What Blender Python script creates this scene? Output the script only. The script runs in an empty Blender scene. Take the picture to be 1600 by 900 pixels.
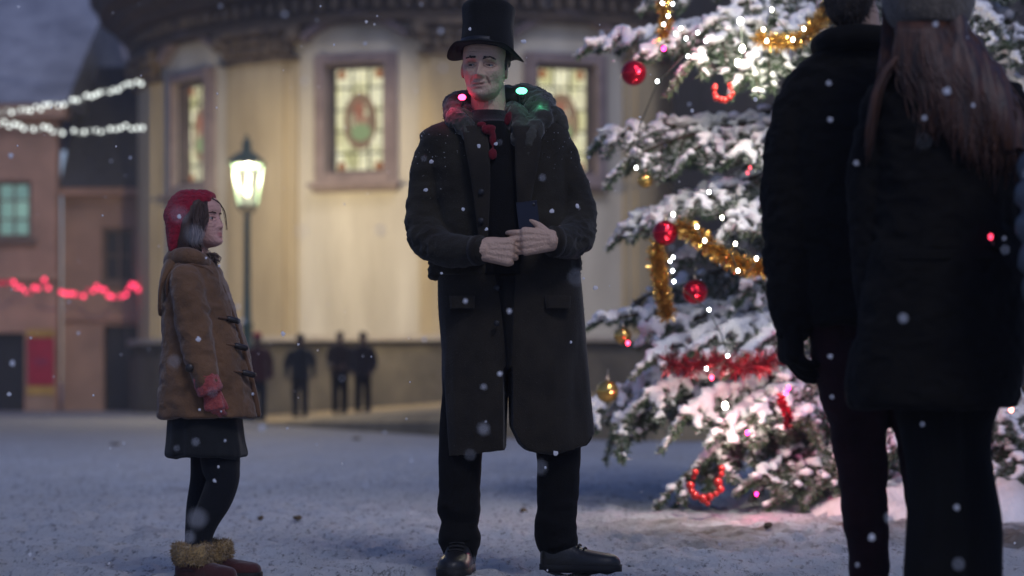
import bpy, bmesh, math, random
import numpy as np
from mathutils import Vector, Matrix
R = math.radians
S = bpy.context.scene
COL = S.collection
random.seed(7); RNG = np.random.default_rng(11)

# ------------------------------------------------------------------ camera
FPX, CAMZ, HOR = 3200.0, 0.686, 594.0
cam = bpy.data.cameras.new('camera'); camo = bpy.data.objects.new('camera', cam); COL.objects.link(camo)
camo.location = (0, 0, CAMZ); camo.rotation_euler = (R(90), 0, 0)
cam.sensor_width = 36; cam.lens = 72; cam.shift_y = (HOR - 450) / 1600
cam.clip_start = 0.05; cam.clip_end = 2000
cam.dof.use_dof = True; cam.dof.focus_distance = 7.25; cam.dof.aperture_fstop = 1.9
S.camera = camo
# ------------------------------------------------------------------ sky, moon, exposure
MOON_EL, MOON_AZ = 46.0, 158.0          # azimuth from +Y, clockwise
world = bpy.data.worlds.new('World'); S.world = world; world.use_nodes = True
wn = world.node_tree; bg = wn.nodes['Background']
sky = wn.nodes.new('ShaderNodeTexSky'); sky.sky_type = 'NISHITA'; sky.sun_disc = False
sky.sun_elevation = R(MOON_EL); sky.sun_rotation = R(MOON_AZ); sky.air_density = 1.6; sky.dust_density = 0.6; sky.ozone_density = 4.0
tint = wn.nodes.new('ShaderNodeMix'); tint.data_type = 'RGBA'; tint.blend_type = 'MULTIPLY'
tint.inputs[0].default_value = 1.0; tint.inputs[7].default_value = (0.62, 0.65, 1.0, 1)
wn.links.new(sky.outputs[0], tint.inputs[6]); wn.links.new(tint.outputs[2], bg.inputs[0])
bg.inputs[1].default_value = 0.080
sl = bpy.data.lights.new('moon', 'SUN'); sl.energy = 0.92; sl.angle = R(15); sl.color = (0.90, 0.90, 1.0)
so = bpy.data.objects.new('moon', sl); COL.objects.link(so)
md = Vector((math.sin(R(MOON_AZ)) * math.cos(R(MOON_EL)), math.cos(R(MOON_AZ)) * math.cos(R(MOON_EL)), math.sin(R(MOON_EL))))
so.rotation_euler = md.to_track_quat('Z', 'Y').to_euler()
S.view_settings.view_transform = 'Standard'; S.view_settings.look = 'None'
S.view_settings.exposure = 0.0; S.view_settings.gamma = 1.0; S.view_settings.use_curve_mapping = False
S.render.engine = 'CYCLES'
S.cycles.use_denoising = True; S.cycles.sample_clamp_indirect = 4.0; S.cycles.sample_clamp_direct = 0
S.cycles.max_bounces = 6; S.cycles.transparent_max_bounces = 12; S.cycles.caustics_reflective = False; S.cycles.caustics_refractive = False

LAMP_W = 1350.0
# ------------------------------------------------------------------ helpers
def P(px, py, D): return np.array([(px - 800) / FPX * D, D, CAMZ - (py - HOR) / FPX * D])

def hashv(ix, iy, iz):
    n = (ix * 73856093) ^ (iy * 19349663) ^ (iz * 83492791)
    n = (n ^ (n >> 13)) * 1274126177 & 0x7fffffff
    n = (n ^ (n >> 16)) & 0xffff
    return n / 65535.0
def vnoise(p):
    p = np.asarray(p, float); i = np.floor(p).astype(np.int64); f = p - i; f = f * f * (3 - 2 * f)
    r = 0
    for dx in (0, 1):
        wx = f[:, 0] if dx else 1 - f[:, 0]
        for dy in (0, 1):
            wy = f[:, 1] if dy else 1 - f[:, 1]
            for dz in (0, 1):
                wz = f[:, 2] if dz else 1 - f[:, 2]
                r = r + wx * wy * wz * hashv(i[:, 0] + dx, i[:, 1] + dy, i[:, 2] + dz)
    return r * 2 - 1
def fbm(p, o=3):
    a, s, r = 1.0, 1.0, 0
    for k in range(o):
        r = r + a * vnoise(np.asarray(p) * s + 17.3 * k); a *= .5; s *= 2.03
    return r

def make_mesh(name, V, F, smooth=True):
    me = bpy.data.meshes.new(name)
    me.from_pydata([tuple(v) for v in V], [], [tuple(int(i) for i in f) for f in F]); me.update()
    if smooth: me.polygons.foreach_set('use_smooth', [True] * len(me.polygons))
    return me
def mesh_from_quads(name, V, n, k=4):
    """V: (n*k,3) array, n separate faces of k corners"""
    me = bpy.data.meshes.new(name)
    me.vertices.add(n * k); me.vertices.foreach_set('co', np.asarray(V, np.float32).ravel())
    me.loops.add(n * k); me.loops.foreach_set('vertex_index', np.arange(n * k, dtype=np.int32))
    me.polygons.add(n); me.polygons.foreach_set('loop_start', np.arange(0, n * k, k, dtype=np.int32))
    me.update(calc_edges=True); me.validate()
    return me
def cat(*parts):
    V, F, o = [], [], 0
    for v, f in parts:
        V.append(np.asarray(v, float)); F += [tuple(i + o for i in q) for q in f]; o += len(v)
    return np.concatenate(V), F

def thing(name, loc, label, catg, group=None):
    o = bpy.data.objects.new(name, None); COL.objects.link(o); o.location = tuple(loc); o.empty_display_size = .2
    o['label'] = label; o['category'] = catg
    if group: o['group'] = group
    return o
def wloc(p):
    v = Vector((0, 0, 0))
    while p is not None: v = v + p.location; p = p.parent
    return v
def link(name, me, mat, parent=None, local=False):
    """world-space mesh linked under parent (an unrotated chain)"""
    if mat is not None and not me.materials: me.materials.append(mat)
    o = bpy.data.objects.new(name, me); COL.objects.link(o)
    if parent is not None:
        o.parent = parent
        if not local: me.transform(Matrix.Translation(-wloc(parent)))
    return o
def part(name, geo, mat, parent=None, smooth=True, local=False):
    return link(name, make_mesh(name, geo[0], geo[1], smooth), mat, parent, local)
def tag(o, label, catg, group=None):
    o['label'] = label; o['category'] = catg
    if group: o['group'] = group
    return o
def single(name, geo, mat, label, catg, group=None, smooth=True):
    """a thing of one mesh with its origin at its base"""
    V = np.asarray(geo[0]); c = V.mean(0); c[2] = V[:, 2].min()
    me = make_mesh(name, V - c, geo[1], smooth); o = link(name, me, mat); o.location = tuple(c)
    return tag(o, label, catg, group)
def struct(name, me, mat):
    o = link(name, me, mat); o['kind'] = 'structure'; return o
def copy_tree(o, parent=None):
    c = o.copy(); COL.objects.link(c); c.parent = parent
    for ch in list(o.children): copy_tree(ch, c)
    return c

def box(x0, x1, y0, y1, z0, z1):
    V = np.array([(x, y, z) for z in (z0, z1) for y in (y0, y1) for x in (x0, x1)], float)
    return V, [(0, 2, 3, 1), (4, 5, 7, 6), (0, 1, 5, 4), (2, 6, 7, 3), (0, 4, 6, 2), (1, 3, 7, 5)]
def loft(rings, cap=True):
    n = len(rings[0]); V = np.concatenate(rings); F = []
    for i in range(len(rings) - 1):
        for j in range(n):
            k = (j + 1) % n
            F.append((i * n + j, i * n + k, (i + 1) * n + k, (i + 1) * n + j))
    if cap:
        V = np.vstack([V, rings[0].mean(0), rings[-1].mean(0)]); a = len(V) - 2; b = len(V) - 1; m = (len(rings) - 1) * n
        for j in range(n):
            k = (j + 1) % n
            F.append((a, k, j)); F.append((b, m + j, m + k))
    return V, F
def sellipse(n, p):
    t = np.linspace(0, 2 * math.pi, n, endpoint=False); c, s = np.cos(t), np.sin(t)
    return np.sign(c) * np.abs(c) ** (2 / p), np.sign(s) * np.abs(s) ** (2 / p)
def smooth_rows(rows, m=4):
    rows = np.asarray(rows, float); n = len(rows)
    if n < 3: 
        return np.array([rows[0] + (rows[-1] - rows[0]) * t for t in np.linspace(0, 1, m + 1)])
    out = []
    for i in range(n - 1):
        p0 = rows[max(i - 1, 0)]; p1 = rows[i]; p2 = rows[i + 1]; p3 = rows[min(i + 2, n - 1)]
        for k in range(m):
            t = k / m
            out.append(.5 * (2 * p1 + (p2 - p0) * t + (2 * p0 - 5 * p1 + 4 * p2 - p3) * t * t + (3 * p1 - p0 - 3 * p2 + p3) * t ** 3))
    out.append(rows[-1]); return np.array(out)
def loft_px(D, rows, p=2.4, n=44, m=4, skew=0):
    """rows of (py, x_left, x_right, half depth front, half depth back, depth offset) in photo pixels / metres"""
    rows = smooth_rows([tuple(r) + (0,) * (6 - len(r)) for r in rows], m); cs, sn = sellipse(n, p); rings = []
    for py, xl, xr, df, db, yo in rows:
        a = P(xl, py, D); b = P(xr, py, D); cx = (a[0] + b[0]) / 2; hw = (b[0] - a[0]) / 2
        y = D + yo + np.where(sn < 0, sn * df, sn * db)
        rings.append(np.stack([cx + hw * cs, y, np.full(n, a[2])], 1))
    return loft(rings)
def tube(path, rad, n=14, m=3, sq=(1, 1), up=(0, 0, 1), capround=True):
    pr = np.array([tuple(p) + (r,) for p, r in zip(path, rad)], float)
    if m > 1 and len(pr) > 2: pr = smooth_rows(pr, m)
    pts, rr = pr[:, :3], pr[:, 3]
    tg = np.gradient(pts, axis=0); tg /= np.linalg.norm(tg, axis=1)[:, None] + 1e-12
    if capround:
        r0, r1 = rr[0], rr[-1]
        pts = np.vstack([pts[0] - tg[0] * r0 * .8, pts[0] - tg[0] * r0 * .5, pts, pts[-1] + tg[-1] * r1 * .5, pts[-1] + tg[-1] * r1 * .8])
        rr = np.concatenate([[r0 * .45, r0 * .85], rr, [r1 * .85, r1 * .45]]); tg = np.vstack([tg[0], tg[0], tg, tg[-1], tg[-1]])
    u = np.array(up, float); 
    if abs(np.dot(u, tg[0])) > .95: u = np.array([0, 1., 0]) if abs(tg[0][1]) < .9 else np.array([1., 0, 0])
    a = np.linspace(0, 2 * math.pi, n, endpoint=False); rings = []
    for i in range(len(pts)):
        u = u - tg[i] * np.dot(u, tg[i]); u /= np.linalg.norm(u) + 1e-12; v = np.cross(tg[i], u)
        rings.append(pts[i] + rr[i] * (np.cos(a)[:, None] * u * sq[0] + np.sin(a)[:, None] * v * sq[1]))
    return loft(rings)
def tube_px(D, rows, **k):
    return tube([P(r[0], r[1], D) + np.array([0, r[2], 0]) if False else P(r[0], r[1], D + r[2]) for r in rows], [r[3] for r in rows], **k)
def ellipsoid(c, r, n=24, m=14, rot=None):
    rings = []
    for i in range(m + 1):
        t = math.pi * (i + .02) / (m + .04); a = np.linspace(0, 2 * math.pi, n, endpoint=False)
        q = np.stack([r[0] * math.sin(t) * np.cos(a), r[1] * math.sin(t) * np.sin(a), np.full(n, -r[2] * math.cos(t))], 1)
        if rot is not None: q = q @ np.asarray(rot).T
        rings.append(q + np.asarray(c))
    return loft(rings)
def lathe(c, prof, n=32):
    a = np.linspace(0, 2 * math.pi, n, endpoint=False)
    return loft([np.stack([c[0] + r * np.cos(a), c[1] + r * np.sin(a), np.full(n, c[2] + z)], 1) for r, z in prof])
def rotz(a): c, s = math.cos(a), math.sin(a); return np.array([[c, -s, 0], [s, c, 0], [0, 0, 1.]])
def rotx(a): c, s = math.cos(a), math.sin(a); return np.array([[1, 0, 0], [0, c, -s], [0, s, c]])
def roty(a): c, s = math.cos(a), math.sin(a); return np.array([[c, 0, s], [0, 1, 0], [-s, 0, c]])

def blend(parts, voxel=.006, smooth=3, fac=.5):
    """union of closed shells as one continuous smooth mesh"""
    V, F = cat(*parts); me = make_mesh('tmp', V, F); o = bpy.data.objects.new('tmp', me); COL.objects.link(o)
    r = o.modifiers.new('r', 'REMESH'); r.mode = 'VOXEL'; r.voxel_size = voxel; r.use_smooth_shade = True
    if smooth:
        s = o.modifiers.new('s', 'SMOOTH'); s.iterations = smooth; s.factor = fac
    dg = bpy.context.evaluated_depsgraph_get(); out = bpy.data.meshes.new_from_object(o.evaluated_get(dg))
    bpy.data.objects.remove(o); bpy.data.meshes.remove(me); out.materials.clear()
    return out
def coords(me):
    a = np.empty(len(me.vertices) * 3, np.float32); me.vertices.foreach_get('co', a); return a.reshape(-1, 3).astype(float)
def normals(me):
    a = np.empty(len(me.vertices) * 3, np.float32); me.vertices.foreach_get('normal', a); return a.reshape(-1, 3).astype(float)
def setco(me, v): me.vertices.foreach_set('co', np.asarray(v, np.float32).ravel()); me.update()
def wrinkle(me, amp, scale, seed=0, mask=None, o=3, ridge=False):
    v = coords(me); n = normals(me); f = fbm(v * np.asarray(scale) + seed, o)
    if ridge: f = 1 - 2 * np.abs(f)
    d = amp * f * (1 if mask is None else mask(v)); setco(me, v + n * d[:, None]); return me
def setattr_f(me, name, vals):
    at = me.attributes.new(name, 'FLOAT', 'POINT'); at.data.foreach_set('value', np.asarray(vals, np.float32))

# ------------------------------------------------------------------ materials
def nodes(name):
    m = bpy.data.materials.new(name); m.use_nodes = True; nt = m.node_tree
    return m, nt, nt.nodes['Principled BSDF'], nt.nodes['Material Output']
def N(nt, t, **k):
    n = nt.nodes.new(t)
    for a, b in k.items(): setattr(n, a, b)
    return n
def noise_fac(nt, scale, detail=4, rough=.6, stretch=(1, 1, 1), lo=.35, hi=.65, coord='Object'):
    tc = N(nt, 'ShaderNodeTexCoord'); mp = N(nt, 'ShaderNodeMapping'); mp.inputs[3].default_value = stretch
    no = N(nt, 'ShaderNodeTexNoise'); no.inputs['Scale'].default_value = scale; no.inputs['Detail'].default_value = detail; no.inputs['Roughness'].default_value = rough
    rp = N(nt, 'ShaderNodeMapRange'); rp.inputs[1].default_value = lo; rp.inputs[2].default_value = hi
    nt.links.new(tc.outputs[coord], mp.inputs[0]); nt.links.new(mp.outputs[0], no.inputs['Vector']); nt.links.new(no.outputs['Fac'], rp.inputs[0])
    return rp.outputs[0]
def mixc(nt, fac, a, b):
    m = N(nt, 'ShaderNodeMix', data_type='RGBA')
    if hasattr(fac, 'links'): nt.links.new(fac, m.inputs[0])
    else: m.inputs[0].default_value = fac
    for s, i in ((a, 6), (b, 7)):
        if hasattr(s, 'links'): nt.links.new(s, m.inputs[i])
        else: m.inputs[i].default_value = (*s, 1)
    return m.outputs[2]
def bump(nt, bsdf, h, strength=.4, dist=.01):
    b = N(nt, 'ShaderNodeBump'); b.inputs['Strength'].default_value = strength; b.inputs['Distance'].default_value = dist
    nt.links.new(h, b.inputs['Height']); nt.links.new(b.outputs[0], bsdf.inputs['Normal'])
def M(name, col, col2=None, rough=.85, scale=12, bs=160, bst=.35, bd=.004, stretch=(1, 1, 1), sheen=0, spec=.3, metal=0, lo=.35, hi=.65, detail=4):
    m, nt, b, _ = nodes(name)
    col2 = col2 or tuple(c * .7 for c in col)
    f = noise_fac(nt, scale, detail=detail, stretch=stretch, lo=lo, hi=hi)
    nt.links.new(mixc(nt, f, col2, col), b.inputs['Base Color'])
    b.inputs['Roughness'].default_value = rough; b.inputs['Specular IOR Level'].default_value = spec; b.inputs['Metallic'].default_value = metal
    if sheen: b.inputs['Sheen Weight'].default_value = sheen; b.inputs['Sheen Roughness'].default_value = .45
    if bst: bump(nt, b, noise_fac(nt, bs, 3, lo=.2, hi=.8), bst, bd)
    return m
def E(name, col, strength):
    m, nt, b, out = nodes(name); nt.nodes.remove(b); e = N(nt, 'ShaderNodeEmission'); e.inputs[0].default_value = (*col, 1); e.inputs[1].default_value = strength
    nt.links.new(e.outputs[0], out.inputs[0]); return m
# ------------------------------------------------------------------ ground
def snow_ground_mat():
    m, nt, b, _ = nodes('trodden_snow')
    big = noise_fac(nt, .55, 5, .65, (1, .55, 1), .42, .62); mid = noise_fac(nt, 5, 5, .7, (1, .5, 1), .48, .68); fine = noise_fac(nt, 34, 5, .8, (1, .30, 1), .535, .64)
    c = mixc(nt, mid, (.82, .83, .85), (.66, .66, .68)); c = mixc(nt, big, c, (.70, .70, .70)); c = mixc(nt, fine, c, (.27, .265, .27))
    sp = noise_fac(nt, 13, 4, .75, (1, .4, 1), .64, .70); c = mixc(nt, sp, c, (.11, .10, .09))
    # slush and grit worn through the snow in front of the tree
    d1 = noise_fac(nt, 1.1, 5, .65, (1, 1.5, 1), .40, .60)
    tc = N(nt, 'ShaderNodeTexCoord'); sx = N(nt, 'ShaderNodeSeparateXYZ'); nt.links.new(tc.outputs['Object'], sx.inputs[0])
    def rng(sock, a, b_, c_, d):
        r1 = N(nt, 'ShaderNodeMapRange', interpolation_type='SMOOTHSTEP'); r1.inputs[1].default_value = a; r1.inputs[2].default_value = b_
        r2 = N(nt, 'ShaderNodeMapRange', interpolation_type='SMOOTHSTEP'); r2.inputs[1].default_value = c_; r2.inputs[2].default_value = d; r2.inputs[3].default_value = 1; r2.inputs[4].default_value = 0
        nt.links.new(sock, r1.inputs[0]); nt.links.new(sock, r2.inputs[0])
        mu = N(nt, 'ShaderNodeMath', operation='MULTIPLY'); nt.links.new(r1.outputs[0], mu.inputs[0]); nt.links.new(r2.outputs[0], mu.inputs[1]); return mu.outputs[0]
    zx = rng(sx.outputs['X'], .1, .9, 6, 9); zy = rng(sx.outputs['Y'], 8.1, 9.0, 9.9, 10.5)
    z = N(nt, 'ShaderNodeMath', operation='MULTIPLY'); nt.links.new(zx, z.inputs[0]); nt.links.new(zy, z.inputs[1])
    z2 = N(nt, 'ShaderNodeMath', operation='MULTIPLY'); nt.links.new(z.outputs[0], z2.inputs[0]); nt.links.new(d1, z2.inputs[1])
    c = mixc(nt, z2.outputs[0], c, (.17, .135, .10))
    far = noise_fac(nt, .8, 5, .7, (1, .35, 1), .58, .70); c = mixc(nt, far, c, (.42, .42, .45)); yf = N(nt, 'ShaderNodeMapRange', interpolation_type='SMOOTHSTEP'); yf.inputs[1].default_value = 15; yf.inputs[2].default_value = 31; nt.links.new(sx.outputs['Y'], yf.inputs[0]); c = mixc(nt, yf.outputs[0], c, (.22, .225, .26))  # distant snow coloured darker to offset the lamplight falling there
    nt.links.new(c, b.inputs['Base Color']); b.inputs['Roughness'].default_value = .75; b.inputs['Specular IOR Level'].default_value = .35
    bump(nt, b, noise_fac(nt, 45, 6, .8, (1, .6, 1), .2, .8), 1.0, .030)
    return m
def axis(lo, hi, step, out, n):
    core = np.arange(lo, hi + 1e-6, step); g = np.geomspace(step, out, n)
    return np.concatenate([lo - np.cumsum(g)[::-1], core, hi + np.cumsum(g)])
gx = axis(-4.2, 4.2, .028, 55, 45); gy = axis(6.2, 13.5, .028, 75, 45)
X, Y = np.meshgrid(gx, gy); p = np.stack([X.ravel(), Y.ravel(), np.zeros(X.size)], 1)
fade = np.clip(1 - (np.hypot(p[:, 0], p[:, 1] - 9) - 6) / 12, 0, 1)
p[:, 2] = fade * (.010 * fbm(p * [2.1, 2.1, 1], 3) + .013 * fbm(p * [7.5, 6, 1] + 9, 3) + .014 * vnoise(p * [15, 10, 1]) + .009 * vnoise(p * [31, 22, 1] + 5)) - .012
rg = np.random.default_rng(77); near = (np.abs(p[:, 0]) < 4.5) & (p[:, 1] > 6) & (p[:, 1] < 15); pn = p[near]; dz = np.zeros(len(pn))
for k in range(60):      # walking tracks
    x0, y0, a = rg.uniform(-4, 4), rg.uniform(6.5, 14), rg.uniform(0, 6.28)
    for q in range(10):
        a += rg.normal(0, .08); x0 += .62 * math.cos(a); y0 += .62 * math.sin(a); o_ = .10 * (-1) ** q; cx_, cy_ = x0 - o_ * math.sin(a), y0 + o_ * math.cos(a); m_ = (np.abs(pn[:, 0] - cx_) < .3) & (np.abs(pn[:, 1] - cy_) < .3)
        if not m_.any(): continue
        dx, dy = pn[m_, 0] - cx_, pn[m_, 1] - cy_; u, v = dx * math.cos(a) + dy * math.sin(a), -dx * math.sin(a) + dy * math.cos(a); r_ = (u / .15) ** 2 + (v / .058) ** 2
        dz[m_] += -.017 * np.exp(-r_ ** 2) + .010 * np.exp(-((np.sqrt(r_) - 1.35) / .25) ** 2)
p[near, 2] += dz
ny, nx = X.shape; idx = np.arange(nx * ny).reshape(ny, nx)
quads = np.stack([idx[:-1, :-1], idx[:-1, 1:], idx[1:, 1:], idx[1:, :-1]], -1).reshape(-1, 4)
gme = bpy.data.meshes.new('ground'); gme.vertices.add(len(p)); gme.vertices.foreach_set('co', p.astype(np.float32).ravel())
gme.loops.add(quads.size); gme.loops.foreach_set('vertex_index', quads.astype(np.int32).ravel())
gme.polygons.add(len(quads)); gme.polygons.foreach_set('loop_start', np.arange(0, quads.size, 4, dtype=np.int32)); gme.update(calc_edges=True)
gme.polygons.foreach_set('use_smooth', [True] * len(quads))
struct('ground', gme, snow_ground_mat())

# raised pavement in front of the church: a ramp that grows towards the right
def pave_z(x): return float(np.clip((x + 4.6) / 3.8, 0, 1.4) * .30)
rows_f, F = [], []
xs = np.linspace(-4.6, 9, 60)
def front_y(x): return float(np.interp(x, [-4.6, -3.6, -.8, 1.6, 9], [35.5, 31.5, 25.2, 23.4, 23.0]))
pv = []
for x in xs:
    fy = front_y(x); h = max(pave_z(x), .012)
    pv += [(x, fy - .05, -.05), (x, fy, h * .55), (x, fy + .25, h), (x, fy + 3, h), (x, 46, h + .01)]
for i in range(len(xs) - 1):
    for j in range(4): F.append((i * 5 + j, i * 5 + 5 + j, i * 5 + 6 + j, i * 5 + 1 + j))
struct('pavement', make_mesh('pavement', np.array(pv), F, False), M('gritty_paving', (.34, .26, .15), (.21, .16, .095), scale=1.3, bs=25, bst=.5, bd=.02))

# low bank of shovelled snow under the tree
bx = np.linspace(.9, 5.4, 170); by = np.linspace(9.75, 13.6, 120); BX, BY = np.meshgrid(bx, by); bp = np.stack([BX.ravel(), BY.ravel(), np.zeros(BX.size)], 1)
edge = 10.25 + .55 * np.clip((1.9 - bp[:, 0]) / .9, 0, 1) ** 1.2 + .22 * vnoise(bp * [1.7, 0, 1] + 3) + .1 * vnoise(bp * [6, 0, 1])
t = np.clip((bp[:, 1] - edge) / .42, 0, 1); t2 = np.clip((bp[:, 0] - 1.05 - .1 * vnoise(bp * 3)) / .9, 0, 1)
bp[:, 2] = (.13 * t * (2 - t) * np.clip(t2, 0, 1) * (1 + .35 * fbm(bp * [2.3, 2.3, 1], 2)) + .075 * fbm(bp * [7, 7, 1], 4) * t * t2) * 1.0 + .006 * vnoise(bp * 30) * t - .03 * (t * t2 <= .02) 
nyb, nxb = BX.shape; idx = np.arange(nxb * nyb).reshape(nyb, nxb); q = np.stack([idx[:-1, :-1], idx[:-1, 1:], idx[1:, 1:], idx[1:, :-1]], -1).reshape(-1, 4)
M_BANK = M('bank_snow', (.80, .76, .74), (.58, .52, .47), rough=.7, scale=4, bs=50, bst=.7, bd=.012, lo=.3, hi=.6)
struct('snow_bank', make_mesh('snow_bank', bp, q), M_BANK)

# ------------------------------------------------------------------ row houses on the left
HD = 46.0
def hx(px): return (px - 800) / FPX * HD
def hz(py): return CAMZ - (py - HOR) / FPX * HD
M_PINK = M('house_plaster', (.37, .22, .165), (.24, .15, .115), scale=1.2, bs=20, bst=.3, bd=.01)
M_PINK2 = M('house_plaster_pale', (.35, .22, .16), (.23, .15, .115), scale=.9, bs=20, bst=.3, bd=.01)
M_ROOF = M('roof_tiles', (.07, .068, .075), (.04, .04, .045), scale=6, bs=8, bst=.6, bd=.05, stretch=(1, 1, 3))
M_DARKW = M('dark_opening', (.02, .02, .024), rough=.3, bst=0)
M_FRAME = M('old_wood_frame', (.16, .12, .10), bst=.2)
def wall_with_holes(x0, x1, z0, z1, holes, y0, th):
    xs = sorted({x0, x1, *[h[0] for h in holes], *[h[1] for h in holes]}); zs = sorted({z0, z1, *[h[2] for h in holes], *[h[3] for h in holes]})
    ps = []
    for j in range(len(zs) - 1):
        run = None
        for i in range(len(xs) - 1):
            cx, cz = (xs[i] + xs[i + 1]) / 2, (zs[j] + zs[j + 1]) / 2
            hole = any(h[0] < cx < h[1] and h[2] < cz < h[3] for h in holes)
            if not hole: ps.append((xs[i], xs[i + 1], zs[j], zs[j + 1]))
    return cat(*[box(a, b, y0, y0 + th, c, d) for a, b, c, d in ps])
def window_part(par, x0, x1, z0, z1, y, glass, nv=1, nh=2, frame=M_FRAME, fw=.09):
    f = part('window', cat(box(x0, x0 + fw, y, y + .12, z0, z1), box(x1 - fw, x1, y, y + .12, z0, z1), box(x0 + fw, x1 - fw, y, y + .12, z0, z0 + fw), box(x0 + fw, x1 - fw, y, y + .12, z1 - fw, z1)), frame, par, False)
    part('pane', box(x0 + fw, x1 - fw, y + .07, y + .09, z0 + fw, z1 - fw), glass, f, False)
    bars = [box(x0 + (x1 - x0) * k / (nv + 1) - .025, x0 + (x1 - x0) * k / (nv + 1) + .025, y + .03, y + .065, z0 + fw, z1 - fw) for k in range(1, nv + 1)]
    bars += [box(x0 + fw, x1 - fw, y + .035, y + .068, z0 + (z1 - z0) * k / (nh + 1) - .025, z0 + (z1 - z0) * k / (nh + 1) + .025) for k in range(1, nh + 1)]
    part('glazing_bar', cat(*bars), frame, f, False)
    part('sill', box(x0 - .12, x1 + .12, y - .22, y + .02, z0 - .12, z0 - .003), frame, f, False)
    return f
def lit_glass(name, a, b, s, scale=2):
    m, nt, bs, out = nodes(name); nt.nodes.remove(bs); e = N(nt, 'ShaderNodeEmission'); e.inputs[1].default_value = s
    nt.links.new(mixc(nt, noise_fac(nt, scale, 3, lo=.4, hi=.6), a, b), e.inputs[0]); nt.links.new(e.outputs[0], out.inputs[0]); return m
G_TEAL = lit_glass('window_light_teal', (.34, .58, .52), (.20, .36, .36), .62, 1.6)
# left house
h1 = thing('house', (hx(-40), HD, 0), 'pink plastered house with a lit pale teal window at the far left edge', 'house', 'old houses across the square')
x0, x1, zt = hx(-420), hx(89), hz(186)
holes = [(hx(-8), hx(49), hz(372), hz(282)), (hx(-60), hx(38), hz(649), hz(520)), (hx(-200), hx(-120), hz(372), hz(282))]
part('wall', wall_with_holes(x0, x1, -.1, zt, holes, HD, .4), M_PINK, h1, False)
window_part(h1, *holes[0], HD + .1, G_TEAL, 1, 2); window_part(h1, *holes[2], HD + .1, M_DARKW, 1, 2)
part('door', box(holes[1][0], holes[1][1], HD + .25, HD + .33, -.05, holes[1][3]), M_DARKW, h1, False)
part('cornice', box(x0, x1 + .25, HD - .35, HD + .3, zt, zt + .3), M_PINK2, h1, False); part('string_course', box(hx(-60), x1 + .05, HD - .10, HD - .003, hz(437), hz(427)), M_PINK2, h1, False)
V = np.array([(x0, HD - .4, zt + .3), (x1 + .3, HD - .4, zt + .3), (x1 + .3, HD + 4.5, zt + 3.6), (x0, HD + 4.5, zt + 3.6), (x0, HD + 9, zt + .3), (x1 + .3, HD + 9, zt + .3)])
M_SLATE = M('snowy_slate', (.30, .31, .36), (.16, .17, .21), scale=1.0, bs=8, bst=.4, bd=.03)
part('roof', (V, [(0, 1, 2, 3), (3, 2, 5, 4), (0, 3, 4), (1, 5, 2), (0, 4, 5, 1)]), M_SLATE, h1, False)
# right house
h2 = thing('house', (hx(150), HD + .6, 0), 'plain pinkish house with steep dark roof and one dark window beside the church', 'house', 'old houses across the square')
HD2 = HD + .5
x0, x1, zt = x1 + .01, hx(300), hz(303)
holes = [(hx(152), hx(203), hz(440), hz(353)), (hx(155), hx(226), hz(652), hz(508))]
part('wall', wall_with_holes(x0, x1, -.1, zt, holes, HD2, .4), M_PINK2, h2, False)
window_part(h2, *holes[0], HD2 + .12, M_DARKW, 1, 1)
part('door', cat(box(holes[1][0], hx(189), HD2 + .2, HD2 + .27, -.05, holes[1][3]), box(hx(190), holes[1][1], HD2 + .2, HD2 + .27, -.05, holes[1][3])), M_DARKW, h2, False)
part('cornice', box(x0, x1, HD2 - .3, HD2 + .3, zt, zt + .16), M_PINK, h2, False); part('string_course', box(hx(92), x1, HD2 - .08, HD2 - .003, hz(500), hz(491)), M_PINK, h2, False)
V = np.array([(x0, HD2 - .35, zt + .16), (x1, HD2 - .35, zt + .16), (x1, HD2 + 2.4, zt + 3.3), (x0 + .02, HD2 + 2.4, zt + 3.3), (x0, HD2 + 6.5, zt + .16), (x1, HD2 + 6.5, zt + .16)])
rf = part('roof', (V, [(0, 1, 2, 3), (3, 2, 5, 4), (0, 3, 4), (1, 5, 2), (0, 4, 5, 1)]), M_ROOF, h2, False)
# tall gabled house behind
h3 = thing('house', (hx(170) * 1.2, 57, 0), 'tall dim grey gabled house rising behind the two lower houses', 'house', 'old houses across the square')
k = 57 / HD
def gx3(px): return (px - 800) / FPX * 57
def gz3(py): return CAMZ - (py - HOR) / FPX * 57
M_GREY = M('far_grey_plaster', (.30, .27, .29), (.22, .20, .22), scale=.6, bs=12, bst=.2, bd=.01)
a, b, c = gx3(104), gx3(142), gx3(300)
prof = [(gx3(100), -.1), (gx3(300), -.1), (gx3(300), gz3(110)), (gx3(215), gz3(85)), (gx3(150), gz3(38)), (gx3(132), gz3(50)), (gx3(118), gz3(110)), (gx3(104), gz3(190))]
n = len(prof); V = np.array([(x, 57, z) for x, z in prof] + [(x, 62, z) for x, z in prof])
part('wall', (V, [tuple(range(n)), tuple(range(2 * n - 1, n - 1, -1))] + [(i, i + n, (i + 1) % n + n, (i + 1) % n) for i in range(n)]), M_GREY, h3, False)
part('dormer', box(gx3(168), gx3(300), 56.6, 56.997, gz3(290), gz3(98)), M_ROOF, h3, False)

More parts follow.
